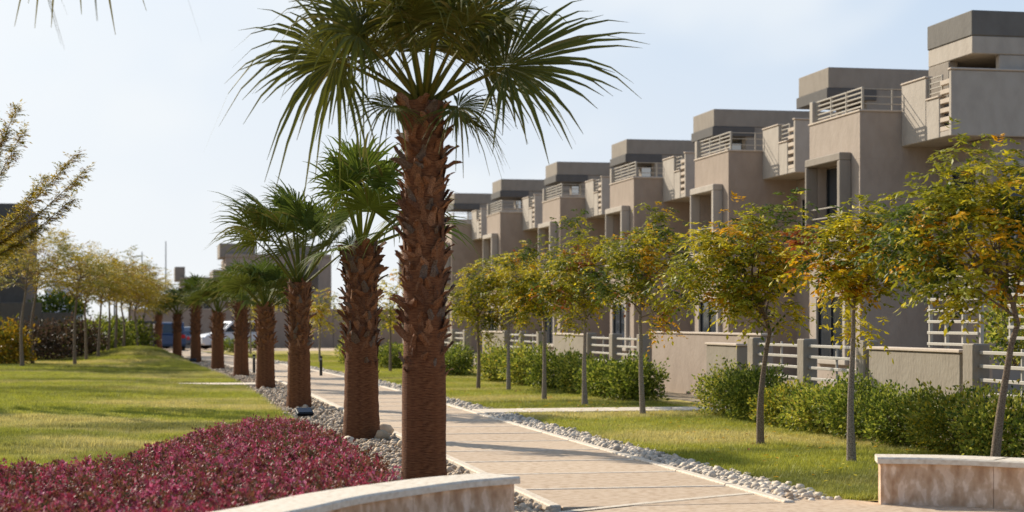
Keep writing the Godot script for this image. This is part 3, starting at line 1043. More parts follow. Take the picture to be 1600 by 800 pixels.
func build_palms() -> void:
	for i in 6:
		boots.append(boot_mesh(300 + i))
	var green := Color(0.125, 0.125, 0.02)
	var f1 := []
	# azimuth, rise, stalk, blade, droop, roll, lift
	for q in [[172, 33, 1.0, 1.2, 0.85, -0.95, 0], [158, 48, 1.05, 1.0, 0.9, -0.8, 0], [200, 40, 0.95, 0.9, 0.7, -0.9, 0], [6, 30, 0.9, 1.42, 0.36, 0.75, 0], [-28, 38, 0.9, 0.95, 0.7, 0.8, 0],
			[155, 14, 0.36, 0.5, 0.8, -0.5, -0.05], [40, 10, 0.38, 0.6, 0.8, 0.5, -0.03], [-22, 6, 0.36, 0.55, 0.8, 0.5, -0.03], [85, 60, 1.0, 0.82, 0.9, 0.1, 0], [112, 58, 1.05, 0.86, 0.8, -0.3, 0], [62, 54, 1.0, 0.86, 0.8, 0.3, 0],
			[255, 48, 1.0, 0.86, 0.8, -0.3, 0], [290, 52, 1.0, 0.86, 0.8, 0.3, 0], [185, 58, 1.05, 0.9, 0.6, -0.7, 0], [-4, 60, 1.05, 0.9, 0.6, 0.7, 0]]:
		f1.append({"az": float(q[0]), "el": float(q[1]), "lp": q[2], "r": q[3], "droop": q[4], "roll": q[5], "dy": q[6]})
	palm("largest palm with thick shaggy trunk in the foreground, beside the footpath", Vector3(2.53, 0, -16.85), 3.78, 0.212, 1.3, 296, f1, 6, 1.0, 1.45, 1.08, 0.9, Vector3(-0.06, 0, 0), 0.8, 42, green, true)
	var f2 := []
	for q in [[100, 78, 1.15, 0.95], [205, 76, 1.1, 0.9], [262, 82, 1.2, 0.95], [30, 70, 1.1, 0.95], [318, 68, 1.1, 0.95], [2, 26, 0.95, 0.95], [22, 44, 0.95, 0.9], [340, 42, 1.0, 0.95], [165, 4, 0.35, 0.6], [85, 50, 0.85, 0.85], [275, 48, 0.9, 0.9], [150, 70, 0.95, 0.85], [50, 30, 0.7, 0.8], [185, 84, 1.15, 0.95]]:
		f2.append({"az": q[0], "el": q[1], "lp": q[2], "r": q[3], "droop": 0.6})
	palm("second palm of the row, upright bright green crown left of the largest palm", Vector3(2.96, 0, -25.79), 2.78, 0.25, 1.15, 200, f2, 0, 0.42, 1.5, 0.95, 0.95, Vector3(-0.03, 0, 0), 0.5, 38, Color(0.14, 0.18, 0.024), true)
	palm("third palm of the row, crown blown to the left", Vector3(2.81, 0, -35.13), 2.45, 0.225, 1.1, 170, [], 17, 0.7, 1.5, 1.45, 1.0, Vector3(-0.4, 0, 0.1), 0.6, 34, Color(0.10, 0.115, 0.02), true)
	var labels := ["fourth palm of the row, dark trunk just left of the third", "fifth palm of the row, beside the paving strip across the lawn", "sixth palm of the row, in front of the white car", "seventh palm of the row, left of the white car", "eighth palm of the row, beside the dark car", "ninth palm of the row, next to the blue car"]
	var at := [Vector2(2.78, 45.24), Vector2(2.69, 55.91), Vector2(2.24, 63.43), Vector2(1.77, 75.5), Vector2(1.16, 86.46), Vector2(0.31, 97.0)]
	var hs := [2.05, 2.3, 2.0, 2.35, 2.0, 2.0]
	for i in 6:
		palm(labels[i], Vector3(at[i].x, 0, -at[i].y), hs[i], 0.23 - 0.006 * i, 1.0, 110, [], 13, 0.6, 1.48, 0.85, 0.76, Vector3(-0.28, 0, 0.1), 0.7, 22, Color(0.11, 0.125, 0.022), false)
	palm("extra slim palm standing right behind the fourth, nearer the footpath", Vector3(3.05, 0, -50.2), 2.1, 0.2, 0.9, 110, [], 12, 0.25, 1.3, 0.6, 0.72, Vector3(-0.35, 0, 0.1), 0.65, 22, Color(0.11, 0.125, 0.022), false)
	palm("palm outside the left edge with hanging frond tips showing at the top", Vector3(-1.55, 0, -13.4), 4.46, 0.25, 1.2, 120, [
		{"az": -8.0, "el": 30.0, "lp": 1.2, "r": 0.85, "droop": 0.95}, {"az": 12.0, "el": 27.0, "lp": 1.1, "r": 0.9, "droop": 0.95}, {"az": -30.0, "el": 28.0, "lp": 1.2, "r": 0.85, "droop": 0.95}, {"az": 62.0, "el": 18.0, "lp": 0.7, "r": 0.7, "droop": 1.3}], 14, 0.75, 1.4, 1.15, 1.0, Vector3.ZERO, 0.9, 30, green, false)


# ---------------------------------------------------------------- broadleaf trees
func pinnate(mb: MB, base: Vector3, dir: Vector3, length: float, pairs: int, leaf: float, wide: float, sag: float, col: Color, vary: float) -> void:
	# one compound leaf: paired leaflets along a sagging midrib
	var side := dir.cross(Vector3(0.1, 1, 0.05)).normalized()
	for i in pairs + 1:
		var t := float(i + 1) / (pairs + 1)
		var p := base + dir * length * t + Vector3(0, -sag * length * t * t, 0)
		var tang := (dir + Vector3(0, -2.0 * sag * t, 0)).normalized()
		for e in ([-1.0, 1.0] if i < pairs else [0.0]):
			var d: Vector3 = (tang * (0.55 if e != 0.0 else 1.0) + side * e * 0.85 + Vector3(rng.randf_range(-0.3, 0.3), rng.randf_range(-0.55, 0.15), rng.randf_range(-0.3, 0.3))).normalized()
			var l := leaf * rng.randf_range(0.75, 1.2)
			var up := Vector3(rng.randf_range(-0.6, 0.6), 1, rng.randf_range(-0.6, 0.6))
			var w := d.cross(up).normalized() * wide * 0.5
			var q := p + d * l
			var m := p + d * l * 0.45 - up.normalized() * wide * 0.16
			var j := rng.randf_range(1.0 - vary, 1.0 + vary)
			var c := Color(col.r * j, col.g * j, col.b * j)
			mb.tri(p, m + w, q, c)
			mb.tri(p, q, m - w, c)

func pick(pal: Array) -> Color:
	var tot := 0.0
	for p in pal:
		tot += p[1]
	var r := rng.randf() * tot
	for p in pal:
		r -= p[1]
		if r <= 0.0:
			return p[0]
	return pal[0][0]

const GREEN := Color(0.095, 0.13, 0.018)
const OLIVE := Color(0.28, 0.27, 0.022)
const GOLD := Color(0.58, 0.47, 0.024)
const AMBER := Color(0.66, 0.35, 0.015)
const RUST := Color(0.30, 0.085, 0.022)

func crown(t: Node3D, base: Vector3, mid: Vector3, size: Vector3, clumps: int, per: int, o: Dictionary) -> void:
	var limbs := MB.new()
	var leaves := MB.new()
	var spread: float = o.get("spread", 0.3)
	for k in clumps:
		var a := k * 2.39996 + rng.randf_range(-0.4, 0.4)
		var y := 1.0 - 2.0 * (k + 0.5) / clumps
		var rr := sqrt(maxf(0.0, 1.0 - y * y))
		var push: float = rng.randf_range(0.45, 1.02) * (1.0 + 0.6 * lump.get_noise_3d(cos(a) * rr * 1.2 + mid.x, y * 1.2, sin(a) * rr * 1.2 + mid.z))
		var c := mid + Vector3(cos(a) * rr * size.x, y * size.y, sin(a) * rr * size.z) * push
		if o.has("flat"):
			c.y = mid.y + size.y * (rng.randf_range(-0.5, 1.0) * (1.0 - 0.6 * push) + 0.35 * push)
		var away := (c - base).normalized()
		# limb to the clump
		if k % 2 == 0:
			var from := base.lerp(mid, rng.randf_range(-0.1, 0.8))
			var m1 := from.lerp(c, 0.5) + Vector3(rng.randf_range(-0.08, 0.08), rng.randf_range(-0.05, 0.1), rng.randf_range(-0.08, 0.08))
			limbs.tube([from, m1, c], [o.get("limb", 0.016), 0.009, 0.003], 5)
		var own: Array = o.pal
		var lead := pick(own)
		var sc := rng.randf_range(0.75, 1.25)
		for i in per:
			var d: Vector3 = (away * float(o.get("out", 0.6)) + Vector3(rng.randfn(), rng.randfn() * 0.8, rng.randfn()) * 0.75).normalized()
			var p: Vector3 = c + Vector3(rng.randfn(), rng.randfn() * float(o.get("thin", 0.8)), rng.randfn()) * spread * 0.6 * sc
			var col := lead if rng.randf() < 0.68 else pick(own)
			pinnate(leaves, p, d, o.get("rachis", 0.24) * rng.randf_range(0.8, 1.2), o.get("pairs", 4), o.get("leaf", 0.078), o.get("wide", 0.036), o.get("sag", 0.45), col, 0.22)
	part("limbs", limbs.mesh(M[o.get("bark", "tree_bark")]), t)
	part("crown", leaves.mesh(M.leaf), t)

func trunk(t: Node3D, pts: Array, r0: float, r1: float, bark: String) -> void:
	var mb := MB.new()
	var cv := Curve3D.new()
	for i in pts.size():
		var d: Vector3 = (pts[mini(i + 1, pts.size() - 1)] - pts[maxi(i - 1, 0)]) / 6.0
		cv.add_point(pts[i], -d, d)
	var p := []
	var r := []
	for i in 13:
		var f := i / 12.0
		p.append(cv.sample_baked(cv.get_baked_length() * f, true))
		r.append(lerpf(r0, r1, f) * (1.0 + 0.35 * exp(-f * 14.0)) * rng.randf_range(0.94, 1.06))
	mb.tube(p, r, 9)
	part("trunk", mb.mesh(M[bark]), t)

func build_street_trees() -> void:
	# label, x, s, crown base, crown middle (dx, y), half sizes, clumps, palette weights green olive gold amber rust
	var rows := [
		["leaning slim tree with dense olive crown at the right edge", 8.44, 17.05, Vector3(0.28, 1.75, 0), Vector3(-0.12, 2.62, 0), Vector3(1.08, 0.84, 0.9), 36, [4.5, 4.5, 1.8, 0.4, 0.05]],
		["slim straight tree with gold and amber leaves, second from the right", 8.13, 20.04, Vector3(0.02, 1.66, 0), Vector3(0.04, 2.42, 0), Vector3(0.72, 0.80, 0.7), 20, [2.2, 3, 3.6, 1.4, 0.2]],
		["slim tree with dark green and yellow crown, third from the right", 8.08, 23.15, Vector3(0.12, 1.62, 0), Vector3(-0.2, 2.42, 0), Vector3(1.05, 0.88, 0.85), 33, [4.5, 3.6, 2.4, 0.6, 0.1]],
		["slim tree with rust tipped crown, fourth from the right", 8.58, 30.86, Vector3(-0.06, 1.7, 0), Vector3(0.0, 2.66, 0), Vector3(0.92, 0.95, 0.9), 27, [3, 3.6, 2.4, 0.9, 0.6]],
		["slim tree with olive yellow crown, fifth from the right", 8.41, 34.54, Vector3(0.0, 1.7, 0), Vector3(-0.1, 2.55, 0), Vector3(0.85, 0.95, 0.85), 26, [2.6, 4, 3, 0.5, 0.1]],
		["slim tree with grey trunk and mixed brown yellow crown, sixth from the right", 8.1, 36.91, Vector3(0.0, 1.65, 0), Vector3(-0.1, 2.4, 0), Vector3(0.8, 0.8, 0.8), 23, [2.4, 3.6, 3, 0.6, 0.15]],
		["slim tree with brownish yellow crown, seventh from the right", 8.36, 42.06, Vector3(0.0, 1.6, 0), Vector3(0.05, 2.5, 0), Vector3(0.85, 0.9, 0.85), 22, [2, 3.6, 3.4, 0.6, 0.15]],
		["slim tree with bright yellow green crown just right of the largest palm trunk", 7.78, 42.98, Vector3(0.0, 1.6, 0), Vector3(0.0, 2.25, 0), Vector3(0.78, 0.8, 0.8), 22, [2, 4, 4, 0.2, 0.0]],
		["small yellow tree glimpsed between the two nearest palm trunks", 7.6, 58.0, Vector3(0.0, 1.5, 0), Vector3(0.0, 2.3, 0), Vector3(0.9, 0.9, 0.9), 20, [1.5, 3, 4, 1, 0.1]],
		["small golden tree between the second and third palm trunks", 6.6, 72.0, Vector3(0.0, 1.4, 0), Vector3(0.0, 2.1, 0), Vector3(0.95, 0.75, 0.9), 18, [1, 2, 5, 2, 0.1]],
		["small gold leaved tree left of the third palm trunk, by the street", 4.9, 92.0, Vector3(0.0, 1.5, 0), Vector3(0.0, 2.3, 0), Vector3(1.2, 0.7, 1.0), 18, [2, 3, 4, 1, 0.1]],
	]
	for q in rows:
		var t := thing("slim_tree", q[0], "tree", Vector3(q[1], 0, -q[2]), "slim trees on the right lawn")
		var cb: Vector3 = q[3]
		trunk(t, [Vector3(0, -0.1, 0), Vector3(cb.x * 0.25 + rng.randf_range(-0.03, 0.03), cb.y * 0.4, 0), Vector3(cb.x * 0.8, cb.y * 0.85, 0), cb, cb.lerp(q[4], 0.85)], 0.055, 0.016, "grey_bark" if rng.randf() < 0.6 else "tree_bark")
		var w: Array = q[7]
		var pal := [[GREEN, w[0] * 0.7], [OLIVE, w[1] * 1.1], [GOLD, w[2] * 1.45], [AMBER, w[3] * 0.8], [RUST, w[4]]]
		var far: bool = q[2] > 50.0
		crown(t, cb, q[4], q[5] * Vector3(0.97, 0.96, 0.95), int(q[6] * 1.0), 36 if not far else 20, {"pal": pal, "spread": 0.24, "rachis": 0.25, "pairs": 4 if not far else 3, "leaf": 0.084 if not far else 0.105, "wide": 0.042 if not far else 0.055})

func build_feathery_trees() -> void:
	# the row of feathery trees along the left lawn
	var pal := [[Color(0.42, 0.30, 0.035), 3], [Color(0.52, 0.38, 0.025), 2.4], [Color(0.26, 0.24, 0.035), 3.5], [Color(0.28, 0.15, 0.035), 1]]
	var rows := [
		["feathery tree with trunk nearest the left edge", -4.28, 62.31, 4.6, 1.9], ["feathery tree second from the left edge, leaning right", -4.2, 66.47, 4.6, 1.9],
		["feathery tree third from the left, above the brown hedge", -2.72, 66.15, 4.2, 1.8], ["feathery tree fourth from the left along the lawn", -2.45, 69.85, 3.9, 1.6],
		["feathery tree fifth from the left along the lawn", -2.08, 71.81, 3.7, 1.6], ["feathery tree sixth from the left along the lawn", -1.79, 75.05, 3.7, 1.5],
		["feathery tree seventh from the left, above the green shrubs", -1.53, 77.37, 3.6, 1.5], ["feathery tree eighth from the left, above the green shrubs", -1.23, 79.84, 3.6, 1.5],
		["feathery tree ninth from the left, near the blue car", -0.99, 82.49, 3.5, 1.4], ["feathery tree tenth from the left, near the blue car", -0.7, 85.32, 3.5, 1.4],
		["rightmost feathery tree, beside the blue car", -0.48, 88.5, 3.5, 1.4],
	]
	for q in rows:
		var t := thing("feathery_tree", q[0], "tree", Vector3(q[1], lawn_y(q[1], q[2]), -q[2]), "feathery trees along the left lawn")
		var h: float = q[3]
		var cb := Vector3(rng.randf_range(-0.1, 0.15), h * 0.58, 0)
		trunk(t, [Vector3(0, -0.1, 0), Vector3(rng.randf_range(-0.08, 0.08), h * 0.3, 0), cb, Vector3(0.2, h * 0.8, 0)], 0.065, 0.02, "tree_bark")
		crown(t, cb, Vector3(0.2, h * 0.80, 0), Vector3(q[4], h * 0.2, q[4]), 30, 17, {"pal": pal, "spread": 0.36, "thin": 0.42, "rachis": 0.42, "pairs": 5, "leaf": 0.12, "wide": 0.042, "sag": 0.3, "out": 1.4, "limb": 0.022})
	# the one whose branches reach in from outside the left edge
	var t2 := thing("feathery_tree", "feathery branches reaching in from outside the left edge, high up", "tree", Vector3(-4.9, 0, -38.0), "feathery trees along the left lawn")
	trunk(t2, [Vector3(0, -0.1, 0), Vector3(0.1, 1.4, 0), Vector3(0.2, 2.6, 0), Vector3(0.3, 3.2, 0)], 0.09, 0.05, "tree_bark")
	var limbs := MB.new()
	var leaves := MB.new()
	for b in [[2.3, 5.6, 0.0], [3.35, 5.1, 0.3], [3.55, 4.85, -0.2], [2.2, 6.0, 0.4], [3.3, 4.2, 0.2], [2.7, 4.7, -0.5], [1.6, 6.1, -0.6], [-1.6, 5.0, 0.4], [-1.2, 5.6, -0.8], [0.4, 5.7, 1.2], [0.2, 5.4, -1.3], [1.4, 3.9, 0.6]]:
		var a := Vector3(0.25, 2.7, 0)
		var e := Vector3(b[0], b[1], b[2])
		var pts := []
		var rads := []
		for i in 9:
			var f := i / 8.0
			pts.append(a.lerp(e, f) + Vector3(0, -0.5 * sin(f * PI) + 0.25 * f * (1.0 - f), 0))
			rads.append(lerpf(0.03, 0.005, f))
		limbs.tube(pts, rads, 5)
		for i in 210:
			var f := rng.randf_range(0.42, 1.0)
			var p: Vector3 = pts[int(f * 7.99)].lerp(pts[mini(int(f * 7.99) + 1, 8)], f * 7.99 - int(f * 7.99))
			var d := (e - a).normalized() * 0.7 + Vector3(rng.randfn(), rng.randfn() * 0.6, rng.randfn()) * 0.45
			pinnate(leaves, p, d.normalized(), rng.randf_range(0.12, 0.26), 4, 0.085, 0.032, 0.2, pick(pal), 0.25)
	part("limbs", limbs.mesh(M.tree_bark), t2)
	part("crown", leaves.mesh(M.leaf), t2)


# ---------------------------------------------------------------- shrubs
func shrub(called: String, label: String, group: String, at: Vector3, size: Vector3, n: int, leaf: float, pal: Array) -> void:
	var t := thing(called, label, "shrub", at, group)
	var stems := MB.new()
	for i in 7:
		var a := rng.randf() * TAU
		var e := Vector3(cos(a) * size.x * 0.3, size.y * rng.randf_range(0.55, 0.85), sin(a) * size.z * 0.3)
		stems.tube([Vector3(cos(a) * 0.06, -0.05, sin(a) * 0.06), e * 0.5 + Vector3(0, 0.05, 0), e], [0.014, 0.010, 0.004], 5)
	part("stems", stems.mesh(M.tree_bark), t)
	var mb := MB.new()
	var seed_at := Vector3(at.x, 0, at.z)
	for i in n:
		var d := Vector3(rng.randfn(), rng.randfn(), rng.randfn()).normalized()
		var q := 1.0 + 0.75 * lump.get_noise_3dv(d * 1.6 + seed_at) + 0.4 * lump.get_noise_3dv(d * 4.5 - seed_at)
		var r := pow(rng.randf(), 0.33) * q
		# squarish plan, fuller low down
		var sq := 1.0 / maxf(0.88, maxf(absf(d.x), absf(d.z)))
		var p := Vector3(d.x * sq * size.x * 0.5 * r, size.y * 0.5 + d.y * size.y * 0.52 * r, d.z * sq * size.z * 0.5 * r)
		if p.y < 0.02:
			p.y = rng.randf_range(0.02, 0.3)
		var ld := (d + Vector3(rng.randfn(), rng.randfn() + 0.6, rng.randfn()) * 0.7).normalized()
		var up := Vector3(rng.randfn(), rng.randfn(), rng.randfn())
		var w := ld.cross(up).normalized() * leaf * 0.26
		var l := leaf * rng.randf_range(0.7, 1.25)
		var col := pick(pal)
		var j := rng.randf_range(0.7, 1.3)
		var c := Color(col.r * j, col.g * j, col.b * j)
		var m := p + ld * l * 0.5 - w.cross(ld).normalized() * leaf * 0.1
		mb.tri(p, m + w, p + ld * l, c)
		mb.tri(p, p + ld * l, m - w, c)
	part("foliage", mb.mesh(M.leaf), t)

func build_shrubs() -> void:
	var lime := [[Color(0.27, 0.30, 0.038), 3], [Color(0.50, 0.47, 0.07), 3], [Color(0.07, 0.11, 0.018), 2], [Color(0.42, 0.30, 0.04), 0.5]]
	var deep := [[Color(0.09, 0.125, 0.018), 3.2], [Color(0.20, 0.235, 0.03), 3], [Color(0.38, 0.38, 0.055), 1.8]]
	var mixed := [[Color(0.14, 0.17, 0.022), 3], [Color(0.32, 0.32, 0.045), 2.4], [Color(0.46, 0.36, 0.03), 1.4]]
	var g := "hedge along the right lawn"
	var rows := [
		[10.05, 18.3, 0.80, deep, "deep green hedge shrub at the right picture edge"], [9.95, 19.75, 0.82, lime, "yellow green hedge shrub just right of the leaning trunk"], [9.95, 21.15, 0.80, mixed, "hedge shrub with amber leaves left of the leaning trunk"],
		[9.85, 22.5, 0.84, deep, "dark hedge shrub between the leaning tree and the slim straight tree"], [9.8, 23.9, 0.80, deep, "dark hedge shrub right behind the slim straight trunk"], [9.85, 25.4, 0.74, lime, "lime hedge shrub left of the slim straight trunk"],
		[9.9, 27.0, 0.78, mixed, "hedge shrub with orange leaves in front of the barred fence"], [9.9, 28.6, 0.82, deep, "dark hedge shrub behind the third slim trunk"], [10.0, 30.2, 0.86, lime, "bright lime hedge shrub beside the side path end"],
		[9.9, 36.3, 0.95, deep, "dark square hedge block left of the plain tall wall"], [9.75, 38.1, 0.92, deep, "dark hedge block, second from the plain tall wall"], [9.7, 40.2, 0.9, lime, "lime hedge block, third from the plain tall wall"],
		[9.55, 42.6, 0.92, deep, "dark hedge block, fourth from the plain tall wall"], [9.4, 45.2, 0.95, lime, "pale green hedge block, fifth from the plain tall wall"], [9.3, 48.2, 0.95, lime, "pale green hedge block next to the largest palm trunk"],
		[9.0, 53.5, 0.95, deep, "dark hedge block seen between the two nearest palm trunks"], [8.6, 58.0, 0.95, lime, "light hedge block left of the second palm trunk"], [8.2, 62.0, 0.95, deep, "hedge block beside the third palm trunk"], [7.5, 68.0, 0.95, lime, "farthest hedge block, by the path bend"],
	]
	for q in rows:
		var near: bool = q[1] < 34.0
		shrub("hedge_shrub", q[4], g, Vector3(q[0], 0, -q[1]), Vector3(1.05, q[2] * rng.randf_range(0.85, 1.12), 1.15 if near else 1.6), 5200 if near else 4200, 0.062 if near else 0.085, q[3])
	shrub("wall_shrub", "leafy green shrub behind the white lattice screen", "", Vector3(12.9, 1.0, -25.2), Vector3(0.9, 1.15, 1.2), 1800, 0.09, lime)
	# behind the left lawn
	var amber := [[Color(0.32, 0.24, 0.02), 3], [Color(0.40, 0.22, 0.015), 2], [Color(0.12, 0.12, 0.02), 2]]
	var brown := [[Color(0.075, 0.045, 0.032), 3], [Color(0.11, 0.07, 0.04), 2], [Color(0.05, 0.045, 0.02), 2]]
	var bright := [[Color(0.20, 0.22, 0.02), 3], [Color(0.12, 0.15, 0.02), 2], [Color(0.05, 0.08, 0.015), 1]]
	var l := "shrubs behind the left lawn"
	var lr := [
		[-5.2, 66.0, Vector3(1.8, 1.55, 1.6), amber, "amber yellow shrub at the left picture edge"], [-4.5, 72.0, Vector3(2.5, 1.6, 1.8), brown, "brown hedge shrub left of the third feathery trunk"],
		[-3.25, 74.0, Vector3(2.4, 1.65, 1.8), brown, "brown hedge shrub right of the third feathery trunk"], [-2.75, 78.0, Vector3(1.9, 1.6, 1.6), bright, "bright yellow green shrub between the brown hedge and the green shrubs"],
		[-2.0, 81.5, Vector3(2.4, 1.8, 1.8), deep, "deep green shrub among the feathery trunks"], [-1.2, 86.5, Vector3(2.3, 1.75, 1.8), bright, "green shrub at the foot of the rightmost feathery trees"], [-0.55, 95.0, Vector3(1.3, 1.3, 1.5), brown, "small brown bush left of the blue car"],
	]
	for q in lr:
		shrub("lawn_shrub", q[4], l, Vector3(q[0], 0.0, -q[1]), q[2], 3000, 0.15, q[3])
	shrub("wall_bush", "dark green bush top showing above the boundary wall", "", Vector3(-4.6, 1.6, -94.0), Vector3(2.6, 1.5, 1.4), 1800, 0.2, deep)
	shrub("street_bush", "low green bush in front of the white car", "", Vector3(4.3, 0, -96.0), Vector3(1.8, 0.7, 1.2), 1500, 0.12, deep)


# ---------------------------------------------------------------- flowers
func build_flowers() -> void:
	var so := setting("flower_bed", "dark soil of the flower bed behind the curved wall")
	var mb := MB.new()
	var ids := Geometry2D.triangulate_polygon(bed_line)
	for i in range(0, ids.size(), 3):
		var a := bed_line[ids[i]]
		var b := bed_line[ids[i + 1]]
		var c := bed_line[ids[i + 2]]
		mb.stri(Vector3(a.x, 0.05, -a.y), Vector3(b.x, 0.05, -b.y), Vector3(c.x, 0.05, -c.y), Vector3.UP, Vector3.UP, Vector3.UP)
	part("soil_sheet", mb.mesh(M.soil), so)
	var r := RandomNumberGenerator.new()
	r.seed = 4
	var sprigs := []
	for k in 2:
		var sp := MB.new()
		for i in 22:
			var a := r.randf() * TAU
			var y := r.randf_range(0.02, 0.13)
			var d := Vector3(cos(a), r.randf_range(0.5, 1.6), sin(a)).normalized()
			var p := Vector3(cos(a) * 0.012, y, sin(a) * 0.012)
			var l := r.randf_range(0.02, 0.042)
			var w := d.cross(Vector3(r.randf() - 0.5, 1, r.randf() - 0.5)).normalized() * 0.0085
			var g := r.randf_range(0.7, 1.25)
			sp.tri(p, p + d * l * 0.5 + w, p + d * l, grey(g))
			sp.tri(p, p + d * l, p + d * l * 0.5 - w, grey(g))
		sp.tri(Vector3(-0.004, -0.1, 0), Vector3(0.004, -0.1, 0), Vector3(0, 0.1, 0), Color(0.5, 0.5, 0.3))
		sprigs.append(sp.mesh(M.petal))
	var tone := FastNoiseLite.new()
	tone.seed = 15
	tone.frequency = 1.1
	for k in 2:
		var where := []
		var cols := []
		for i in 27000:
			var x := rng.randf_range(-2.2, 2.35)
			var s := rng.randf_range(10.0, 26.4)
			if not in_bed(x, s):
				continue
			var n := tone.get_noise_2d(x * 1.5, s * 1.5)
			var clump := tone.get_noise_2d(x * 3.4 + 40.0, s * 3.4)
			if clump < -0.03 and rng.randf() < 0.93:
				continue
			var edge := 1.0
			for o in [Vector2(0.15, 0), Vector2(-0.15, 0), Vector2(0, 0.25), Vector2(0, -0.25)]:
				if not in_bed(x + o.x, s + o.y):
					edge -= 0.2
			var y := (0.03 + 0.19 * clampf(clump + 0.35, 0.0, 1.0) + rng.randf_range(-0.03, 0.05)) * edge
			var sc := rng.randf_range(0.75, 1.3)
			var bs := Basis.from_euler(Vector3(rng.randf_range(-0.5, 0.5), rng.randf() * TAU, rng.randf_range(-0.5, 0.5))).scaled(Vector3.ONE * sc)
			where.append(Transform3D(bs, Vector3(x, y, -s)))
			var c := Color(0.35, 0.055, 0.085)
			var q := rng.randf() + n * 0.5
			if q < 0.3:
				c = Color(0.20, 0.085, 0.04)
			elif q < 0.42:
				c = Color(0.14, 0.04, 0.03)
			elif q < 0.5:
				c = Color(0.10, 0.09, 0.03)
			elif q > 0.92:
				c = Color(0.50, 0.12, 0.20)
			elif q > 0.78:
				c = Color(0.38, 0.14, 0.14)
			var j := rng.randf_range(0.9, 1.5)
			cols.append(Color(c.r * j, c.g * j, c.b * j))
		many("flowers", sprigs[k], where, cols, self, ["dense magenta pink flowers filling the bed behind the curved wall", "maroon flower sprigs mixed through the pink bed"][k], "flowers")


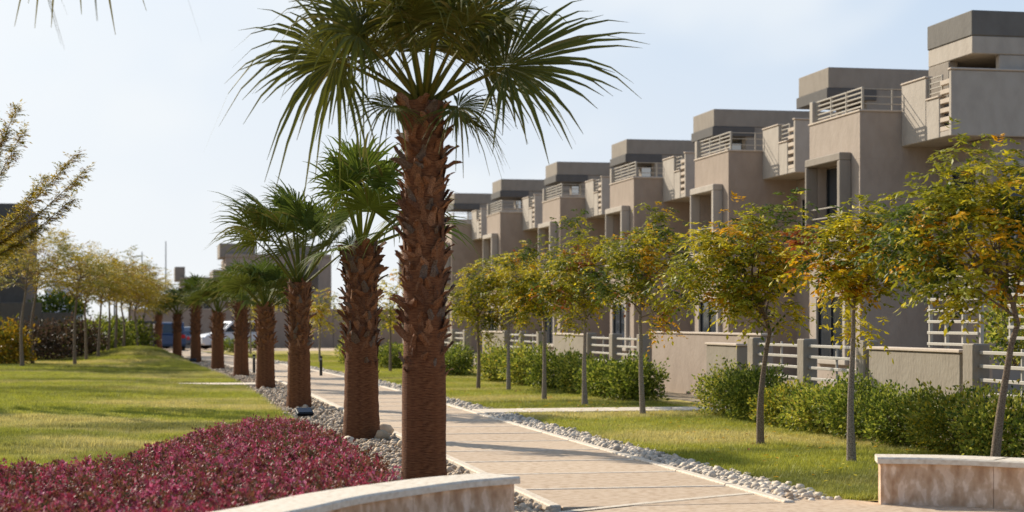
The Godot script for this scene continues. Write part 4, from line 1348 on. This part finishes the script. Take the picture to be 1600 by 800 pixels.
# ---------------------------------------------------------------- small things
func build_small_things() -> void:
	var bl := [[3.72, 30.38, "black bollard light beside the second palm trunk"], [5.05, 54.8, "small black bollard across the footpath, left of the second palm"], [5.80, 36.2, "black bollard light hidden behind the largest palm trunk's right edge"], [3.2, 58.0, "black bollard light by the fourth palm trunk"]]
	for b in bl:
		var t := thing("bollard_light", b[2], "bollard", Vector3(b[0], 0, -b[1]), "black bollards along the footpath")
		var mb := MB.new()
		mb.tube([Vector3(0, -0.05, 0), Vector3(0, 0.5, 0)], [0.045, 0.045], 12)
		part("post", mb.mesh(M.black_metal), t)
		var lamp := MB.new()
		lamp.tube([Vector3(0, 0.5, 0), Vector3(0, 0.56, 0)], [0.038, 0.038], 12)
		part("lens", lamp.mesh(M.grey_metal), t)
		var cap := MB.new()
		cap.tube([Vector3(0, 0.56, 0), Vector3(0, 0.6, 0), Vector3(0, 0.62, 0)], [0.05, 0.05, 0.03], 12)
		part("cap", cap.mesh(M.black_metal), t)
	# ground floodlights
	for q in [[2.62, 31.6, 0.2, "flat black floodlight on the stones by the third palm"], [3.25, 27.3, -0.5, "small pale floodlight among rocks beside the second palm"], [1.6, 74.0, 0.1, "floodlight box at the foot of the seventh palm"]]:
		var t := thing("floodlight", q[3], "floodlight", Vector3(q[0], 0, -q[1]), "floodlights at the palm feet")
		var bs := Basis(Vector3.UP, q[2]) * Basis(Vector3.RIGHT, 0.5)
		var mb := MB.new()
		mb.cbox(Vector3(0, 0.10, 0), Vector3(0.3, 0.06, 0.2), 0.012, bs)
		part("housing", mb.mesh(M.black_metal), t)
		var gl := MB.new()
		gl.cbox(Vector3(0, 0.10, 0) + bs * Vector3(0, 0.034, 0), Vector3(0.25, 0.012, 0.15), 0.003, bs)
		part("lens", gl.mesh(M.lamp_clear if q[2] < 0.0 else M.glass), t)
		var br := MB.new()
		br.cbox(Vector3(0, 0.03, 0), Vector3(0.25, 0.14, 0.03), 0.006)
		part("bracket", br.mesh(M.grey_metal), t)
	# rocks by the second palm
	var labels := ["largest tan rock in front of the second palm foot", "tan rock at the right side of the second palm foot", "round pale rock left of the second palm foot", "small brown rock between the two nearest palms"]
	var rk := [[3.35, 26.4, 0.34], [3.22, 25.4, 0.26], [2.62, 24.4, 0.22], [3.3, 23.9, 0.18]]
	for i in 4:
		var o := part("rock", stone_mesh(400 + i, M["tan_stone_%d" % (i % 3)]), self, Transform3D(Basis(Vector3.UP, i * 1.3).scaled(Vector3.ONE * rk[i][2]), Vector3(rk[i][0], rk[i][2] * 0.22, -rk[i][1])))
		o.set_meta("label", labels[i])
		o.set_meta("category", "rock")
		o.set_meta("group", "rocks at the palm feet")
	# fallen leaves
	var lf := MB.new()
	lf.tri(Vector3(-0.04, 0.004, 0), Vector3(0, 0.012, 0.018), Vector3(0.04, 0.006, 0))
	lf.tri(Vector3(-0.04, 0.004, 0), Vector3(0.04, 0.006, 0), Vector3(0, 0.010, -0.018))
	var where := []
	var cols := []
	for i in 520:
		var s := 16.5 + 34.0 * pow(rng.randf(), 1.2)
		var x := 8.2 + rng.randfn() * 1.0
		if x < 3.8 or x > 10.0:
			continue
		var on_grass := x > path_right(s) + 0.7
		where.append(Transform3D(Basis.from_euler(Vector3(rng.randf_range(-0.3, 0.3), rng.randf() * TAU, rng.randf_range(-0.3, 0.3))), Vector3(x, 0.05 if on_grass else 0.03, -s)))
		cols.append(pick([[GOLD, 3], [AMBER, 2], [RUST, 1], [OLIVE, 1]]))
	many("fallen_leaves", lf.mesh(M.leaf), where, cols, self, "fallen yellow leaves scattered on the right lawn", "leaves")
	# masts far away
	for q in [[-1.1, 200.0, 9.2, "shorter thin mast on the left skyline"], [1.45, 200.0, 10.4, "taller thin mast on the left skyline"]]:
		var t := thing("mast", q[3], "mast", Vector3(q[0], 0, -q[1]), "masts on the skyline")
		var mb := MB.new()
		mb.tube([Vector3(0, -0.2, 0), Vector3(0, q[2] * 0.6, 0), Vector3(0, q[2], 0)], [0.12, 0.08, 0.05], 8)
		part("pole", mb.mesh(M.grey_metal), t)
	var st := thing("street_lamp", "slim street lamp with dark head above the feathery trees", "street lamp", Vector3(-2.1, 0, -104.0))
	var pm := MB.new()
	pm.tube([Vector3(0, -0.2, 0), Vector3(0, 2.5, 0), Vector3(0, 5.0, 0)], [0.07, 0.05, 0.04], 8)
	part("pole", pm.mesh(M.grey_metal), st)
	var hd := MB.new()
	hd.cbox(Vector3(0.02, 5.1, 0), Vector3(0.36, 0.26, 0.3), 0.05)
	part("lamp_head", hd.mesh(M.black_metal), st)
	# short timber post by the cars
	var wp := thing("timber_post", "short tan timber post between the dark car and the white car", "post", Vector3(2.3, 0, -99.0))
	box_part("post", wp, M.coping, -0.12, 0.12, -0.1, 0.75, -0.1, 0.1)
	box_part("cap", wp, M.timber, -0.14, 0.14, 0.75, 0.8, -0.12, 0.12)


# ---------------------------------------------------------------- cars
func car(label: String, at: Vector3, turn: float, paint: Material, length: float, height: float, boxy: bool) -> void:
	# faces +x in its own axes
	var t := thing("parked_car", label, "car", at, "cars parked on the street")
	t.rotation.y = turn
	var hl := length * 0.5
	var w := 0.88
	var belt := height * 0.58
	# lower body: rounded outline along the length
	var low := [Vector2(-hl, 0.38), Vector2(-hl + 0.02, belt * 0.92), Vector2(-hl + 0.16, belt), Vector2(hl * 0.5, belt), Vector2(hl * 0.86, belt * 0.88), Vector2(hl, belt * 0.66), Vector2(hl, 0.36), Vector2(hl - 0.1, 0.26), Vector2(-hl + 0.1, 0.26)]
	part("body", hull(low, w, 0.06, paint), t)
	var back := -hl + (0.08 if boxy else 0.35)
	var front := hl * 0.42
	var cab := [Vector2(back, belt + 0.002), Vector2(back + (0.14 if boxy else 0.55), height - 0.05), Vector2(back + (0.3 if boxy else 0.75), height), Vector2(front - 0.75, height - 0.01), Vector2(front - 0.6, height - 0.05), Vector2(front + 0.12, belt + 0.002)]
	part("cabin", hull(cab, w - 0.09, 0.05, paint), t)
	var win := empty("windows", t)
	for e in [-1.0, 1.0]:
		var mb := MB.new()
		var z: float = e * (w - 0.085)
		var y0 := belt + 0.06
		var y1 := height - 0.12
		var q := [Vector3(back + 0.22, y0, z), Vector3(back + (0.32 if boxy else 0.7), y1, z), Vector3(front - 0.72, y1, z), Vector3(front - 0.12, y0, z)]
		mb.out(q, Vector3(0, y0, 0))
		part("side_window", mb.mesh(M.glass), win)
	var glass_back := MB.new()
	var bx0 := back + (0.02 if boxy else 0.08)
	glass_back.out([Vector3(bx0 - 0.02, belt + 0.08, -w + 0.22), Vector3(bx0 - 0.02, belt + 0.08, w - 0.22), Vector3(bx0 + (0.09 if boxy else 0.4), height - 0.13, w - 0.26), Vector3(bx0 + (0.09 if boxy else 0.4), height - 0.13, -w + 0.26)], Vector3(0, height * 0.7, 0))
	part("rear_window", glass_back.mesh(M.glass), win)
	var glass_front := MB.new()
	glass_front.out([Vector3(front + 0.09, belt + 0.07, -w + 0.2), Vector3(front + 0.09, belt + 0.07, w - 0.2), Vector3(front - 0.5, height - 0.11, w - 0.25), Vector3(front - 0.5, height - 0.11, -w + 0.25)], Vector3(-hl, height * 0.6, 0))
	part("windscreen", glass_front.mesh(M.glass), win)
	for e in [-1.0, 1.0]:
		for d in [-0.31, 0.31]:
			var wh := empty("wheel", t)
			var ty := MB.new()
			var c := Vector3(length * d, 0.32, e * (w - 0.1))
			ty.tube([c + Vector3(0, 0, -0.1), c + Vector3(0, 0, 0.1 + 0.02)], [0.32, 0.32], 18)
			part("tyre", ty.mesh(M.tyre), wh)
			var ri := MB.new()
			ri.tube([c + Vector3(0, 0, e * 0.1), c + Vector3(0, 0, e * 0.135)], [0.2, 0.19], 12)
			part("rim", ri.mesh(M.grey_metal), wh)
		var tl := MB.new()
		tl.cbox(Vector3(-hl + 0.01, belt * 0.86, e * (w - 0.16)), Vector3(0.06, 0.2, 0.22), 0.02)
		part("tail_light", tl.mesh(M.tail_red), t)
		var fl := MB.new()
		fl.cbox(Vector3(hl - 0.06, belt * 0.72, e * (w - 0.2)), Vector3(0.12, 0.12, 0.26), 0.02)
		part("headlight", fl.mesh(M.lamp_clear), t)

func hull(line: Array, half: float, round_: float, mat: Material) -> ArrayMesh:
	# an outline in x and y given a width, its side edges rounded in
	var mb := MB.new()
	var cen := Vector2.ZERO
	for p in line:
		cen += p
	cen /= line.size()
	var rows := []
	for q in [[-half, 0.93], [-half + round_, 1.0], [half - round_, 1.0], [half, 0.93]]:
		var r := []
		for p in line:
			var v: Vector2 = cen + (p - cen) * Vector2(1.0 - (1.0 - q[1]) * 0.4, q[1])
			r.append(Vector3(v.x, v.y, q[0]))
		rows.append(r)
	var mid := Vector3(cen.x, cen.y, 0)
	var n := line.size()
	for k in 3:
		for i in n:
			mb.out([rows[k][i], rows[k][(i + 1) % n], rows[k + 1][(i + 1) % n], rows[k + 1][i]], mid)
	for k in [0, 3]:
		var c := Vector3(cen.x, cen.y, rows[k][0].z)
		for i in n:
			mb.out([rows[k][i], rows[k][(i + 1) % n], c], mid)
	return mb.mesh(mat)

func build_cars() -> void:
	car("dark blue boxy car seen from behind, left of the eighth palm", Vector3(0.75, 0, -104.5), PI * 0.5 + 0.12, M.car_blue, 4.2, 1.62, true)
	car("low grey car with red tail light right of the eighth palm", Vector3(1.15, 0, -109.2), PI * 0.5 + 0.75, M.car_grey, 4.3, 1.35, false)
	car("white car with sloping windscreen behind the middle palms", Vector3(4.6, 0, -107.5), PI + 0.35, M.car_white, 4.3, 1.68, true)
